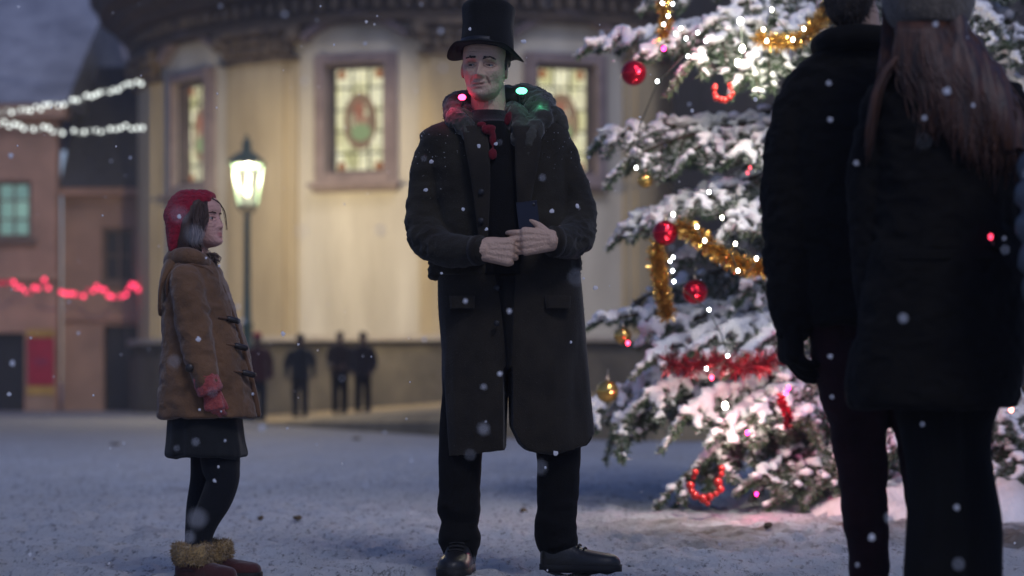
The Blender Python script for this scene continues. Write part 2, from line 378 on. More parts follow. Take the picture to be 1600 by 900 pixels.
# red notice board between the doorways
pb = thing('notice_board', (hx(64), HD - .1, hz(602)), 'red poster board with yellow bands above and below on the left house wall', 'poster')
part('poster', box(hx(44), hx(85), HD - .06, HD - .02, hz(602), hz(528)), M('poster_red', (.33, .02, .05), (.26, .018, .04), scale=4, bst=0), pb, False)
M_BYEL = M('board_yellow', (.40, .25, .07), scale=4, bst=0)
for q0, q1 in ((526.8, 515), (617, 603.2)): part('band', box(hx(43), hx(86), HD - .07, HD - .02, hz(q0), hz(q1)), M_BYEL, pb, False)
part('panel', box(hx(44), hx(85), HD - .05, HD - .02, hz(651), hz(618)), M('board_base', (.30, .20, .15), scale=4, bst=0), pb, False)
part('lettering', cat(*[box(hx(54 + 3.2 * i), hx(56 + 3.2 * i), HD - .066, HD - .061, hz(568 + (i % 3)), hz(561)) for i in range(7)]), M('poster_mark', (.20, .05, .12), bst=0), pb, False)

# strings of lights between the houses
def light_string(name, pts, rb, D, col, strength, label, catg, group=None, jit=3, dim=.25, sag=None):
    pts = np.array(pts, float); seg = np.cumsum(np.r_[0, np.hypot(*np.diff(pts, axis=0).T)]); n = int(seg[-1] / 7.2)
    u = np.linspace(0, seg[-1], n); xs = np.interp(u, seg, pts[:, 0]); ys = np.interp(u, seg, pts[:, 1])
    rg = np.random.default_rng(len(name) + n); root = thing(name, P(xs[0], ys[0], D), label, catg, group)
    part('cord', tube([P(x, y, D) for x, y in zip(xs[::2], ys[::2])], [.012] * len(xs[::2]), n=5, m=1), M_CABLE, root)
    mats = [E(name + '_on', col, strength), E(name + '_dim', tuple(c * .8 for c in col), strength * dim)]
    meshes = []
    for m_ in mats:
        v, f = ellipsoid((0, 0, 0), (rb, rb, rb * 1.15), 10, 7); me = make_mesh('bulb', v, f); me.materials.append(m_); meshes.append(me)
    for x, y in zip(xs, ys):
        o = bpy.data.objects.new('bulb', meshes[0 if rg.random() < .74 else 1]); COL.objects.link(o); o.parent = root
        o.location = Vector(P(x + rg.uniform(-1, 1), y + rg.uniform(-jit, jit), D + rg.uniform(-.05, .05))) - root.location
    return root
M_CABLE = M('cable', (.02, .025, .02), rough=.6, bst=0)
WHT, RED = (.86, .92, .88), (1.0, .045, .13)
light_string('light_string', [(-40, 182), (0, 176), (60, 169), (110, 158), (170, 143), (205, 131), (221, 130)], .034, 40, WHT, 2.6, 'upper white bulb string rising towards the church corner above the houses', 'string lights', 'white strings over the houses')
light_string('light_string', [(-30, 186), (10, 194), (40, 198), (70, 200), (98, 207)], .034, 40, WHT, 2.6, 'lower white bulb string ending over the pink house at the left edge', 'string lights', 'white strings over the houses')
light_string('light_string', [(116, 207), (150, 205), (190, 199), (222, 199)], .034, 40, WHT, 2.6, 'short lower white bulb string in front of the steep dark roof', 'string lights', 'white strings over the houses')
light_string('light_string', [(-30, 440), (0, 446), (18, 438), (38, 458), (52, 455), (68, 438), (76, 446)], .042, 44.5, RED, 3.4, 'red scalloped bulb string across the house with the teal window', 'string lights', 'red strings on the house fronts', jit=4)
light_string('light_string', [(96, 453), (115, 464), (135, 458), (153, 446), (163, 456), (180, 468), (196, 460), (206, 446), (223, 460)], .042, 44.5, RED, 3.4, 'red scalloped bulb string below the dark window of the plain house', 'string lights', 'red strings on the house fronts', jit=4)

# ------------------------------------------------------------------ church
CX, CY, CR = -1.07, 47.0, 7.3
church = thing('church', (CX, CY, 0), 'round cream and ochre church front with tall lit stained glass windows', 'church')
def rp(th, r, z): return (CX + r * math.sin(th), CY - r * math.cos(th), z)
def rblock(t0, t1, r0, r1, z0, z1, n=None):
    t0, t1 = R(t0), R(t1); n = n or max(2, int(abs(t1 - t0) / R(2.5)) + 1); rings = []
    for t in np.linspace(t0, t1, n): rings.append(np.array([rp(t, r0, z0), rp(t, r1, z0), rp(t, r1, z1), rp(t, r0, z1)]))
    return loft(rings)
M_CREAM = M('church_cream_plaster', (.60, .55, .45), (.37, .325, .25), scale=.9, bs=14, bst=.35, bd=.01, stretch=(1.4, 1.4, .25), lo=.3, hi=.7, detail=6)
M_OCHRE = M('church_ochre_plaster', (.48, .39, .245), (.33, .26, .16), scale=.8, bs=14, bst=.3, bd=.01, stretch=(1.4, 1.4, .3))
M_STONE = M('church_cornice_stone', (.095, .066, .042), (.055, .040, .028), scale=1.6, bs=14, bst=.5, bd=.02)
M_CARV = M('church_carved_stone', (.22, .16, .10), (.08, .06, .043), scale=3.5, bs=10, bst=.8, bd=.05)
M_WINF = M('window_surround_stone', (.27, .21, .20), (.17, .13, .13), scale=2, bs=14, bst=.4, bd=.01)
M_WIND = M('window_inner_frame', (.10, .075, .085), (.06, .05, .055), scale=3, bst=.2)
M_PLIN = M('church_plinth_stone', (.145, .122, .086), (.075, .064, .048), scale=1.2, bs=8, bst=.6, bd=.03)
WT = [-49.3, -15.7, 16.8, 49]; HW = 4.75; Z0, Z1 = 4.72, 6.86
wl = [rblock(-100, 100, CR - .5, CR, 1.45, Z0), rblock(-100, 100, CR - .5, CR, Z1, 11)]
eds = [-100] + [e for t in WT for e in (t - HW, t + HW)] + [100]
for i in range(0, len(eds), 2): wl.append(rblock(eds[i], eds[i + 1], CR - .5, CR, Z0, Z1))
part('wall', cat(*wl), M_CREAM, church, False)
part('plinth', cat(rblock(-100, 100, CR - .3, CR + .28, -.1, 1.18), rblock(-100, 100, CR - .3, CR + .16, 1.18, 1.45)), M_PLIN, church, False)
part('ledge', rblock(-100, 100, CR - .2, CR + .34, 1.452, 1.56), M('ledge_stone', (.48, .42, .34), (.36, .31, .25), bst=.3), church, False)
for t, hw in ((-32.5, 7.0), (.5, 6.0), (33, 6.5), (67, 7), (-67, 7)):
    pl = part('pilaster', cat(rblock(t - hw * .72, t + hw * .72, CR - .1, CR + .16, 1.56, 6.98), rblock(t - hw, t + hw, CR - .1, CR + .09, 1.562, 6.98)), M_OCHRE, church, False)
    cap = [rblock(t - hw * 1.05, t + hw * 1.05, CR - .1, CR + .24, 6.985, 7.06), rblock(t - hw * .9, t + hw * .9, CR - .1, CR + .2, 7.062, 7.52), rblock(t - hw * 1.2, t + hw * 1.2, CR - .1, CR + .36, 7.522, 7.64)]
    rg = np.random.default_rng(int(t) + 200)
    for s in np.linspace(-.85, .85, 7):
        a = R(t + hw * s)
        for z, rr in ((7.2, .10), (7.4, .12)):
            cap.append(ellipsoid(rp(a, CR + .22, z + rg.uniform(-.03, .03)), (rr, .09, rr * .9), 10, 7))
    for s in (-1, 1): cap.append(ellipsoid(rp(R(t + s * hw * 1.02), CR + .25, 7.44), (.17, .15, .17), 12, 8))
    part('capital', cat(*cap), M_CARV, pl, True)
# frieze, moulded cornice and attic above the capitals
rings = []
for t in np.linspace(R(-100), R(100), 60):
    pr = [(-.2, 7.642), (.30, 7.642), (.30, 7.80), (.16, 7.84), (.16, 8.15), (.42, 8.22), (.46, 8.36), (.62, 8.44), (.66, 8.62), (.95, 8.72), (1.0, 8.98), (1.15, 9.06), (1.15, 9.2), (-.2, 9.3)]
    rings.append(np.array([rp(t, CR + r, z) for r, z in pr]))
crn = part('cornice', loft(rings), M_STONE, church, False)
for t in np.arange(-98, 98, 2.2): part('dentil', rblock(t, t + 1.1, CR + .1, CR + .30, 7.9, 8.13, 2), M_CARV, crn, False)
part('roof', loft([np.array([rp(t, r, z) for t in np.linspace(-math.pi, math.pi, 64, endpoint=False)]) for r, z in ((CR + 1, 9.31), (CR - .5, 12), (CR - 3.5, 14.5), (.6, 15.6))]), M_ROOF, church)
def stained():
    m, nt, bs, out = nodes('stained_glass'); nt.nodes.remove(bs); e = N(nt, 'ShaderNodeEmission'); e.inputs[1].default_value = 1.4
    tc = N(nt, 'ShaderNodeTexCoord'); vo = N(nt, 'ShaderNodeTexVoronoi'); vo.inputs['Scale'].default_value = 3.4; nt.links.new(tc.outputs['Object'], vo.inputs['Vector'])
    hs = N(nt, 'ShaderNodeSeparateColor'); nt.links.new(vo.outputs['Color'], hs.inputs[0])
    cr = N(nt, 'ShaderNodeValToRGB'); els = cr.color_ramp.elements
    els[0].color = (.78, .74, .50, 1); els[0].position = 0; els[1].color = (.50, .49, .22, 1); els[1].position = 1
    x = els.new(.35); x.color = (.80, .78, .58, 1); x = els.new(.6); x.color = (.68, .66, .38, 1); x = els.new(.8); x.color = (.66, .64, .44, 1)
    nt.links.new(hs.outputs[0], cr.inputs[0]); nt.links.new(mixc(nt, noise_fac(nt, 9, 3, lo=.3, hi=.8), cr.outputs[0], (.40, .36, .2)), e.inputs[0]); nt.links.new(e.outputs[0], out.inputs[0]); return m
G_STAIN = stained(); G_RED = E('stained_red', (.52, .22, .14), .6); G_WRE = E('stained_wreath', (.42, .27, .17), .55); G_GRN = E('stained_green', (.34, .44, .22), .7); G_ORG = E('stained_orange', (.62, .24, .09), .5); G_SKN = E('stained_pale', (.65, .40, .26), .55)
M_LEAD = M('lead_came', (.05, .05, .045), bst=0)
for t in WT:
    w = part('window', cat(rblock(t - HW, t - HW + .55, CR - .35, CR - .02, Z0, Z1), rblock(t + HW - .55, t + HW, CR - .35, CR - .02, Z0, Z1), rblock(t - HW + .55, t + HW - .55, CR - .35, CR - .02, Z0, Z0 + .07), rblock(t - HW + .55, t + HW - .55, CR - .35, CR - .02, Z1 - .07, Z1)), M_WIND, church, False)
    o1, o2 = HW + .05, HW + 1.9
    part('surround', cat(*[rblock(t + s * a, t + s * b, CR - .05, CR + d, Z0 - .18, Z1 + .2) for s in (-1, 1) for a, b, d in ((o1, o1 + .9, .16), (o1 + .91, o2, .10))], rblock(t - o1 + .01, t + o1 - .01, CR - .05, CR + .16, Z1 + .005, Z1 + .12), rblock(t - o1, t + o1, CR - .05, CR + .10, Z1 + .122, Z1 + .2), rblock(t - o1 + .01, t + o1 - .01, CR - .05, CR + .13, Z0 - .18, Z0 - .003)), M_WINF, w, False)
    part('sill', cat(rblock(t - o2 - .5, t + o2 + .5, CR - .05, CR + .30, Z0 - .27, Z0 - .183), rblock(t - o2, t + o2, CR - .05, CR + .18, Z0 - .36, Z0 - .272)), M_WINF, w, False)
    arc = []
    for s in np.linspace(-1, 1, 17):
        a = R(t + s * (o2 + 1.6)); z = 7.3 + .42 * math.cos(s * math.pi / 2) ** .8 if abs(s) < 1 else 7.3
        arc.append(np.array([rp(a, CR - .05, z), rp(a, CR + .22, z), rp(a, CR + .26, z + .13), rp(a, CR - .05, z + .13)]))
    part('hood_mould', loft(arc), M_WINF, w, False)
    part('pane', rblock(t - HW + .55, t + HW - .55, CR - .30, CR - .28, Z0 + .07, Z1 - .07, 6), G_STAIN, w, False)
    ld = []
    iw = HW - .55
    for s in (-1 / 3, 1 / 3): ld.append(rblock(t + iw * s - .13, t + iw * s + .13, CR - .279, CR - .25, Z0 + .07, Z1 - .07, 2))
    for s in (.72, .38, -.1, -.62): ld.append(rblock(t + iw * s - .035, t + iw * s + .035, CR - .279, CR - .262, Z0 + .07, Z1 - .07, 2))
    for q in (.2, .4, .6, .8): ld.append(rblock(t - iw, t + iw, CR - .2785, CR - .252, Z0 + (Z1 - Z0) * q - .018, Z0 + (Z1 - Z0) * q + .018, 4))
    part('lead_came', cat(*ld), M_LEAD, w, False)
    def disc(cx, cz, rx, rz, r, inner=0, n=26):
        aa = np.linspace(0, 2 * math.pi, n, endpoint=False); rgs = []
        for d in ((r, 1.0), (r + .012, 1.0), (r + .012, inner or .01), (r, inner or .01)):
            rgs.append(np.array([rp(R(t) + (cx + rx * d[1] * math.cos(a)) / CR, d[0], cz + rz * d[1] * math.sin(a)) for a in aa]))
        V, F = loft(rgs, False); m_ = len(rgs) * n
        F += [((len(rgs) - 1) * n + j, (len(rgs) - 1) * n + (j + 1) % n, (j + 1) % n, j) for j in range(n)]
        return V, F
    zc = (Z0 + Z1) / 2 - .02
    part('medallion', disc(0, zc, .36, .56, CR - .246, .62), G_WRE, w, False)
    part('medallion_glass', disc(.02, zc - .22, .22, .17, CR - .232), G_GRN, w, False)
    part('medallion_glass', disc(-.02, zc + .22, .12, .17, CR - .233), G_RED, w, False)
    part('medallion_glass', disc(.03, zc + .02, .17, .12, CR - .236), G_SKN, w, False)
    for sx in (-1, 1):
        for zz in (Z0 + .17, Z1 - .17): part('corner_glass', disc(sx * .40, zz, .09, .09, CR - .24, 0, 12), G_ORG, w, False)
# dark neighbouring building to the right
wing = thing('building', (6.6, 40.6, 0), 'tall unlit dark stone building adjoining the church behind the christmas tree', 'building')
part('wall', box(3.2, 13, 40.2, 44, -.1, 11), M('dark_ashlar', (.055, .048, .042), (.035, .03, .028), scale=1.5, bs=8, bst=.4, bd=.03), wing, False)
part('corner_pilaster', box(3.15, 3.75, 39.95, 40.197, -.1, 11), M('dark_trim', (.03, .028, .028), bst=.2), wing, False)
part('string_course', box(3.751, 13, 40.02, 40.197, 4.4, 4.7), M('dark_trim_band', (.075, .065, .055), bst=.2), wing, False)
part('roof', (np.array([(3.1, 39.8, 11.01), (13.2, 39.8, 11.01), (13.2, 42, 13.5), (3.1, 42, 13.5), (3.1, 44.2, 11.01), (13.2, 44.2, 11.01)]), [(0, 1, 2, 3), (3, 2, 5, 4), (0, 3, 4), (1, 5, 2), (0, 4, 5, 1)]), M_ROOF, wing, False)

# ------------------------------------------------------------------ street lamp
LD = 35.2; lx = float(P(386, 0, LD)[0]); lz = lambda py: float(P(0, py, LD)[2])
lamp = thing('street_lamp', (lx, LD, 0.0), 'lit old street lamp with glass lantern on a dark green iron pole', 'street lamp')
M_GREEN = M('lamp_green_iron', (.035, .075, .055), (.02, .045, .035), rough=.4, spec=.5, bst=.15)
zb = lz(322); ztop = lz(258)
part('pole', lathe((lx, LD, 0), [(.20, 0), (.20, .12), (.15, .2), (.12, .5), (.13, .95), (.085, 1.0), (.095, 1.6), (.11, 1.64), (.075, 1.7), (.062, 2.2), (.056, zb - .28), (.06, zb - .24), (.05, zb - .2), (.035, zb - .06)], 18), M_GREEN, lamp)
def sqring(h, z): return np.array([(lx + sx * h, LD + sy * h, z) for sx, sy in ((-1, -1), (1, -1), (1, 1), (-1, 1))])
wb, wt_ = .152, .232
br = []
for sx, sy in ((-1, -1), (1, -1), (1, 1), (-1, 1)):
    br.append(tube([(lx + sx * wb, LD + sy * wb, zb), (lx + sx * wt_, LD + sy * wt_, ztop)], [.012, .012], n=6, m=1))
    br.append(tube([(lx + sx * .02, LD + sy * .02, zb - .15), (lx + sx * .09, LD + sy * .09, zb - .1), (lx + sx * wb, LD + sy * wb, zb)], [.012, .012, .012], n=6))
br += [loft([sqring(wb + .012, zb - .02), sqring(wb + .012, zb + .015)]), loft([sqring(wt_ + .012, ztop - .015), sqring(wt_ + .02, ztop + .015)])]
for ax in ((-1, 0), (1, 0), (0, -1), (0, 1)): br.append(tube([(lx + ax[0] * wb, LD + ax[1] * wb, zb), (lx + ax[0] * wt_, LD + ax[1] * wt_, ztop)], [.006, .006], n=5, m=1))
lf = part('lantern_frame', cat(*br), M_GREEN, lamp, False)
m, nt, b_, out = nodes('frosted_lantern_glass'); nt.nodes.remove(b_)
tr = N(nt, 'ShaderNodeBsdfTransparent'); em = N(nt, 'ShaderNodeEmission'); em.inputs[0].default_value = (.92, .98, .80, 1); em.inputs[1].default_value = .24
ad = N(nt, 'ShaderNodeAddShader'); nt.links.new(tr.outputs[0], ad.inputs[0]); nt.links.new(em.outputs[0], ad.inputs[1]); nt.links.new(ad.outputs[0], out.inputs[0]); tr.inputs[0].default_value = (.8, .8, .75, 1)
for sx, sy in ((0, -1), (1, 0), (0, 1), (-1, 0)):
    def q(h, z, o_): 
        return [(lx + (sx * h if sx else s * (h - .013)) + sx * o_, LD + (sy * h if sy else s * (h - .013)) + sy * o_, z) for s in (-1, 1)]
    V = np.array(q(wb, zb + .016, 0) + q(wt_, ztop - .016, 0)[::-1]); part('lantern_glass', (V, [(0, 1, 2, 3)]), m, lf, False)
part('lantern_roof', loft([sqring(.30, ztop + .016), sqring(.29, ztop + .055), sqring(.16, ztop + .19), sqring(.08, ztop + .225), sqring(.068, ztop + .34), sqring(.085, ztop + .36), sqring(.05, ztop + .43), sqring(.022, ztop + .45), sqring(.022, ztop + .53)]), M_GREEN, lf, False)
bl = part('light_bulb', ellipsoid((lx, LD, zb + .27), (.06, .06, .11), 14, 10), E('lamp_bulb', (1, .93, .70), 7), lamp)
pl = bpy.data.lights.new('lamp_light', 'POINT'); pl.energy = LAMP_W; pl.color = (1, .82, .53); pl.shadow_soft_size = .05
po = bpy.data.objects.new('lamp_light', pl); COL.objects.link(po); po.parent = lamp; po.location = Vector((lx, LD, ztop - .14)) - lamp.location

# ------------------------------------------------------------------ cold night haze over the square
hz_ = link('haze', make_mesh('haze', *box(-60, 60, -6, 75, -1.2, 22), False), None); hz_['kind'] = 'stuff'
m = bpy.data.materials.new('night_haze'); m.use_nodes = True; nt = m.node_tree; nt.nodes.remove(nt.nodes['Principled BSDF'])
pv_ = N(nt, 'ShaderNodeVolumePrincipled'); pv_.inputs['Color'].default_value = (.80, .82, .95, 1); pv_.inputs['Density'].default_value = .0018; pv_.inputs['Anisotropy'].default_value = .2
nt.links.new(pv_.outputs[0], nt.nodes['Material Output'].inputs['Volume']); hz_.data.materials.append(m)
# ------------------------------------------------------------------ people: materials
def skin_mat(name, col, red):
    m, nt, b, _ = nodes(name); f = noise_fac(nt, 14, 4, lo=.3, hi=.7)
    c = mixc(nt, f, tuple(x * .86 for x in col), col); a = N(nt, 'ShaderNodeAttribute'); a.attribute_name = 'lips'; c = mixc(nt, a.outputs['Fac'], c, red); a2 = N(nt, 'ShaderNodeAttribute'); a2.attribute_name = 'stubble_socket_shade'; c = mixc(nt, a2.outputs['Fac'], c, tuple(x * k for x, k in zip(col, (.36, .36, .42))))
    nt.links.new(c, b.inputs['Base Color']); b.inputs['Roughness'].default_value = .5; b.inputs['Subsurface Weight'].default_value = .06; b.inputs['Subsurface Radius'].default_value = (.01, .004, .002)
    b.inputs['Specular IOR Level'].default_value = .35; bump(nt, b, noise_fac(nt, 110, 4), .55, .004); return m
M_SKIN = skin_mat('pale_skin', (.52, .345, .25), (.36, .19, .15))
M_SKIN2 = skin_mat('child_skin', (.60, .33, .27), (.42, .13, .12))
M_SKIN3 = skin_mat('plain_skin', (.40, .27, .21), (.33, .15, .13))
M_EYE = M('eye_white', (.42, .39, .36), bst=0, rough=.2, spec=.5); M_IRIS = M('iris', (.02, .018, .016), bst=0, rough=.15, spec=.6)
M_BROW = M('dark_hair', (.040, .030, .024), (.020, .016, .013), scale=60, rough=.6, bst=.3)
def cloth(name, col, col2=None, sheen=.25, bs=230, **k): return M(name, col, col2, rough=.92, scale=9, bs=bs, bst=.5, bd=.004, sheen=sheen, spec=.15, **k)
M_COAT = cloth('dark_wool_coat', (.027, .022, .016), (.016, .013, .010), .12)
M_COAT2 = cloth('dark_wool_jacket', (.028, .024, .017), (.017, .014, .010), .12)
M_VEST = cloth('black_waistcoat', (.006, .0055, .005), sheen=.02)
M_TROU = cloth('black_trousers', (.005, .0048, .0048), sheen=.02)
M_SHOE = M('black_leather', (.014, .013, .012), rough=.45, spec=.4, bs=90, bst=.2)
M_SOLE = M('rubber_sole', (.01, .01, .01), rough=.7, bst=.2)
M_HATF = cloth('black_felt', (.010, .010, .010), sheen=.08); M_BAND = M('hat_ribbon', (.010, .010, .012), rough=.5, spec=.4, bs=120)
M_COLLAR = cloth('matted_collar', (.060, .056, .044), (.028, .026, .021), .3, bs=60)
M_SCARF = cloth('red_scarf', (.16, .012, .02), (.06, .008, .012), .1)

# ------------------------------------------------------------------ head
def head_geo(H, c, yaw=0, pitch=0, roll=0, nose=1.0, gaunt=1.0, child=0.0, folds=1.0, smirk=0.0, smile=.4, wide=1.0, nt=72, nf=96):
    T = [0, .02, .05, .1, .18, .26, .35, .45, .55, .65, .75, .84, .91, .96, .99, 1.0]
    Wd = [.03, .10, .155, .205, .247, .275, .30, .317, .325, .328, .317, .287, .235, .165, .085, .01]
    Fr = [.24, .315, .352, .368, .362, .358, .358, .352, .35, .372, .362, .325, .262, .182, .09, .01]
    Bk = [-.05, .00, .03, .07, .15, .24, .33, .40, .445, .465, .46, .415, .335, .235, .12, .01]
    t = 1 - (1 - np.linspace(0, 1, nt) ** 1.1) ** 1.0
    w = np.interp(t, T, Wd) * wide; f = np.interp(t, T, Fr); b = np.interp(t, T, Bk)
    for a in (w, f, b):
        a[1:-1] = (a[:-2] + 2 * a[1:-1] + a[2:]) / 4
    if child: w = w * (1 + .08 * child * np.exp(-((t - .3) / .15) ** 2)); f = f - .02 * child * np.exp(-((t - .58) / .06) ** 2)
    g = lambda x, m, s: np.exp(-((x - m) / s) ** 2)
    def feat(x, tt):
        ax = np.abs(x); o = 0
        ridge = np.interp(tt, [.285, .305, .34, .37, .42, .47, .52, .56], [0, .05, .125, .118, .085, .055, .03, 0]) * nose
        wn = np.interp(tt, [.30, .35, .42, .55], [.052, .046, .032, .030])
        o = o + ridge * np.exp(-(x / wn) ** 2) + .05 * nose * g(ax, .058, .026) * g(tt, .338, .026)
        o = o - (.052 + .016 * folds) * g(ax, .135, .075) * g(tt, .50, .042) + .020 * (1 - .5 * child) * (.6 + .4 * folds) * g(ax, .12, .085) * g(tt, .575, .032)
        o = o + .022 * g(ax, .215, .07) * g(tt, .41, .06) - .030 * gaunt * g(ax, .205, .055) * g(tt, .25, .07)
        tm = tt - smirk * x - smile * x * x
        o = o + .022 * np.exp(-(x / .09) ** 2) * g(tm, .232, .018) + .028 * np.exp(-(x / .072) ** 2) * g(tm, .178, .02) - .048 * np.exp(-(x / .115) ** 4) * g(tm, .206, .010)
        o = o - .014 * np.exp(-(x / .08) ** 2) * g(tt, .142, .02) + .022 * np.exp(-(x / .08) ** 2) * g(tt, .075, .04)
        o = o - .028 * folds * g(ax - .10, (.33 - tt) * .42 - .01, .016) * g(tt, .26, .065)
        o = o - .010 * folds * g(ax, .02, .010) * g(tt, .57, .03) - .007 * folds * (g(tt, .68, .008) + g(tt, .73, .008)) * np.exp(-(x / .2) ** 4)
        o = o - .010 * folds * g(ax, .13, .06) * g(tt, .437, .012)
        return o
    ph = np.linspace(0, 2 * math.pi, nf, endpoint=False); s, co = np.sin(ph), np.cos(ph); rings = []
    sx = np.sign(s) * np.abs(s) ** .88; cy = np.sign(co) * np.abs(co) ** .88
    for i in range(nt):
        x = w[i] * sx; y = np.where(cy > 0, -f[i] * cy, -b[i] * cy)
        wgt = np.clip(cy / .35, 0, 1)
        y = y - feat(x, np.full(nf, t[i])) * wgt
        rings.append(np.stack([x, y, np.full(nf, t[i])], 1))
    hd = loft(rings); parts = [hd]
    for sd in (-1, 1):
        e = ellipsoid((0, 0, 0), (.030, .082, .125), 14, 10, rotx(-.15)); V = e[0]
        dent = np.exp(-((V[:, 1] / .045) ** 2 + (V[:, 2] / .07) ** 2)); V[:, 0] += -sd * 0 ; V[:, 0] -= sd * .03 * dent * (V[:, 0] * sd > 0)
        V = V @ rotz(sd * .35).T; parts.append((V + np.array([sd * .325 * wide, .035, .455]), e[1]))
    Rm = rotz(yaw) @ rotx(pitch) @ roty(roll)
    def to_w(V): return (np.asarray(V) - np.array([0, 0, .35])) @ Rm.T * H + np.array(c)
    def surf(x, tt):
        fi = np.interp(tt, t, f); wi = np.interp(tt, t, w); q = min(abs(x) / wi, .999)
        sph = q ** (1 / .88); cph = math.sqrt(1 - sph ** 2) ** .88
        return -fi * cph - float(feat(np.array([x]), np.array([tt]))[0])
    def inv(Vw): return ((np.asarray(Vw) - np.array(c)) / H) @ Rm + np.array([0, 0, .35])
    return [(to_w(v), fc) for v, fc in parts], to_w, surf, inv
def paint_lips(me, inv, off, smirk=0.0):
    q = inv(coords(me) + off); tm = q[:, 2] - smirk * q[:, 0]
    l = np.exp(-(q[:, 0] / .085) ** 4) * np.exp(-((tm - .205) / .042) ** 4) * (q[:, 1] < -.25); setattr_f(me, 'lips', np.clip(l, 0, 1) * .8)
def eyes_brows(root, to_w, surf, H, look=0.0, brow=M_BROW, browr=.018, tilt=.02, lid=None, squint=0.0, bz=0.0):
    for sd in (-1, 1):
        cx = sd * .132; r = .062; cy = surf(cx, .495) + .036
        e = part('eye', (to_w(ellipsoid((cx, cy, .495), (r, r, r), 18, 12)[0]), ellipsoid((0, 0, 0), (1, 1, 1), 18, 12)[1]), M_EYE, root)
        d = np.array([look, -1, -.05]); d /= np.linalg.norm(d); ic = np.array([cx, cy, .495]) + d * r * .80
        g = ellipsoid(ic, (.032, .020, .034), 14, 8); part('iris', (to_w(g[0]), g[1]), M_IRIS, e)
        if lid is not None:
            for zz, sg, rr in ((.538 - squint, 1, .016), (.452 + squint * .6, -1, .012)):
                pts = [(cx + sd * q * .072, min(surf(cx + sd * q * .072, zz), cy - r * math.sqrt(max(.05, 1 - (q * .9) ** 2)) * .86) - .002, zz - sg * .028 * q * q) for q in np.linspace(-1, 1, 9)]
                part('eyelid', tube(to_w(np.array(pts)), [H * rr * (1 - .45 * abs(q)) for q in np.linspace(-1, 1, 9)], n=8, m=2), lid, root)
        rgb = np.random.default_rng(5 + sd); hs = []
        for i in range(46):
            q = rgb.random(); zc = .583 + bz + .020 * math.sin(q * 2.6) - tilt * (1 - q) + rgb.normal(0, browr * .34) * (1 - .5 * q); x_ = sd * (.050 + .155 * q); ln = .030 * (1 - .3 * q)
            e0 = np.array([x_, surf(x_, zc) - .003, zc]); x2 = x_ + sd * ln; z2 = zc + .012 * (.7 - q); e1 = np.array([x2, surf(x2, z2) - .009, z2])
            hs.append(tube(to_w(np.array([e0, (e0 + e1) / 2 - (0, .004, 0), e1])), [H * .0075, H * .007, H * .003], n=5, m=1, capround=False))
        part('eyebrow', cat(*hs), brow, root)

# ------------------------------------------------------------------ hand
def hand_geo(wrist, f, n, t, L, curl=(.5, .55, .6, .65), spread=.06, thumb=(.55, .75, .35), tcurl=.3, fat=1.0):
    """wrist point, f = towards the fingers, n = palm normal, t = thumb side; returns tubes to blend"""
    wrist = np.array(wrist, float); f = np.array(f, float); f /= np.linalg.norm(f); n = np.array(n, float); n -= f * np.dot(n, f); n /= np.linalg.norm(n)
    t = np.array(t, float); t -= f * np.dot(t, f) + n * np.dot(t, n); t /= np.linalg.norm(t); out = []
    for o, r in ((.165, .098), (.06, .105), (-.05, .105), (-.15, .092)):
        out.append(tube([wrist - f * L * .02 + t * o * L * .55, wrist + f * L * .25 + t * o * L * .9, wrist + f * L * .5 + t * o * L * 1.15], [L * .115 * fat, L * r * 1.05 * fat, L * r * fat], n=12))
    ln = (.93, 1.04, .97, .76)
    for k in range(4):
        o = (.18, .062, -.055, -.165)[k]; base = wrist + f * L * (.47, .50, .48, .44)[k] + t * o * L
        d = f + t * spread * (1.5 - k); d /= np.linalg.norm(d); pts = [base - d * L * .06, base]; rr = [L * .062 * fat, L * .062 * fat]; ang = 0
        for sgl, r in ((.24, .056), (.155, .050), (.11, .042)):
            ang += curl[k]; dd = d * math.cos(ang) + n * math.sin(ang); pts.append(pts[-1] + dd * L * sgl * ln[k]); rr.append(L * r * fat)
        out.append(tube(pts, rr, n=10, m=3))
    b = wrist + f * L * .10 + t * L * .16; d = f * thumb[0] + t * thumb[1] + n * thumb[2]; d /= np.linalg.norm(d); d2 = d * math.cos(tcurl) + f * math.sin(tcurl); d2 /= np.linalg.norm(d2)
    d3 = d2 * math.cos(tcurl) + f * math.sin(tcurl) * .8 + n * .1; d3 /= np.linalg.norm(d3)
    out.append(tube([b - d * L * .05, b + d * L * .12, b + d * L * .24 + 0 * d2, b + d * L * .24 + d2 * L * .17, b + d * L * .24 + d2 * L * .17 + d3 * L * .11], [L * .10 * fat, L * .085 * fat, L * .064 * fat, L * .058 * fat, L * .047 * fat], n=10))
    return out

# ------------------------------------------------------------------ shoe
def shoe_parts(loc, ang, L, w, h, ankle):
    """toe points along +x rotated by ang; returns upper and sole geometry"""
    rows = [(-.02, .5, .62), (.03, .82, .98), (.12, .92, 1.0), (.26, .92, .98), (.38, .86, .80), (.50, .93, .60), (.64, 1.0, .50), (.78, .98, .44), (.90, .82, .38), (.97, .5, .28), (1.0, .2, .15)]
    c, s = sellipse(24, 2.6); rg = []; sg = []
    for x, ww, hh in smooth_rows(rows, 3):
        zz = np.where(s > 0, s * h * hh, s * .012); rg.append(np.stack([np.full(24, (x - .25) * L), c * w * ww / 2, zz + .028], 1))
    for x, ww, hh in smooth_rows(rows, 3):
        sg.append(np.stack([np.full(24, (x - .25) * L * 1.02), c * (w * ww / 2 + .005), np.where(s > 0, .026, 0) + s * .002 + .002], 1))
    Rm = rotz(ang); u = loft(rg); q = loft(sg)
    return (u[0] @ Rm.T + np.array(loc), u[1]), (q[0] @ Rm.T + np.array(loc), q[1])
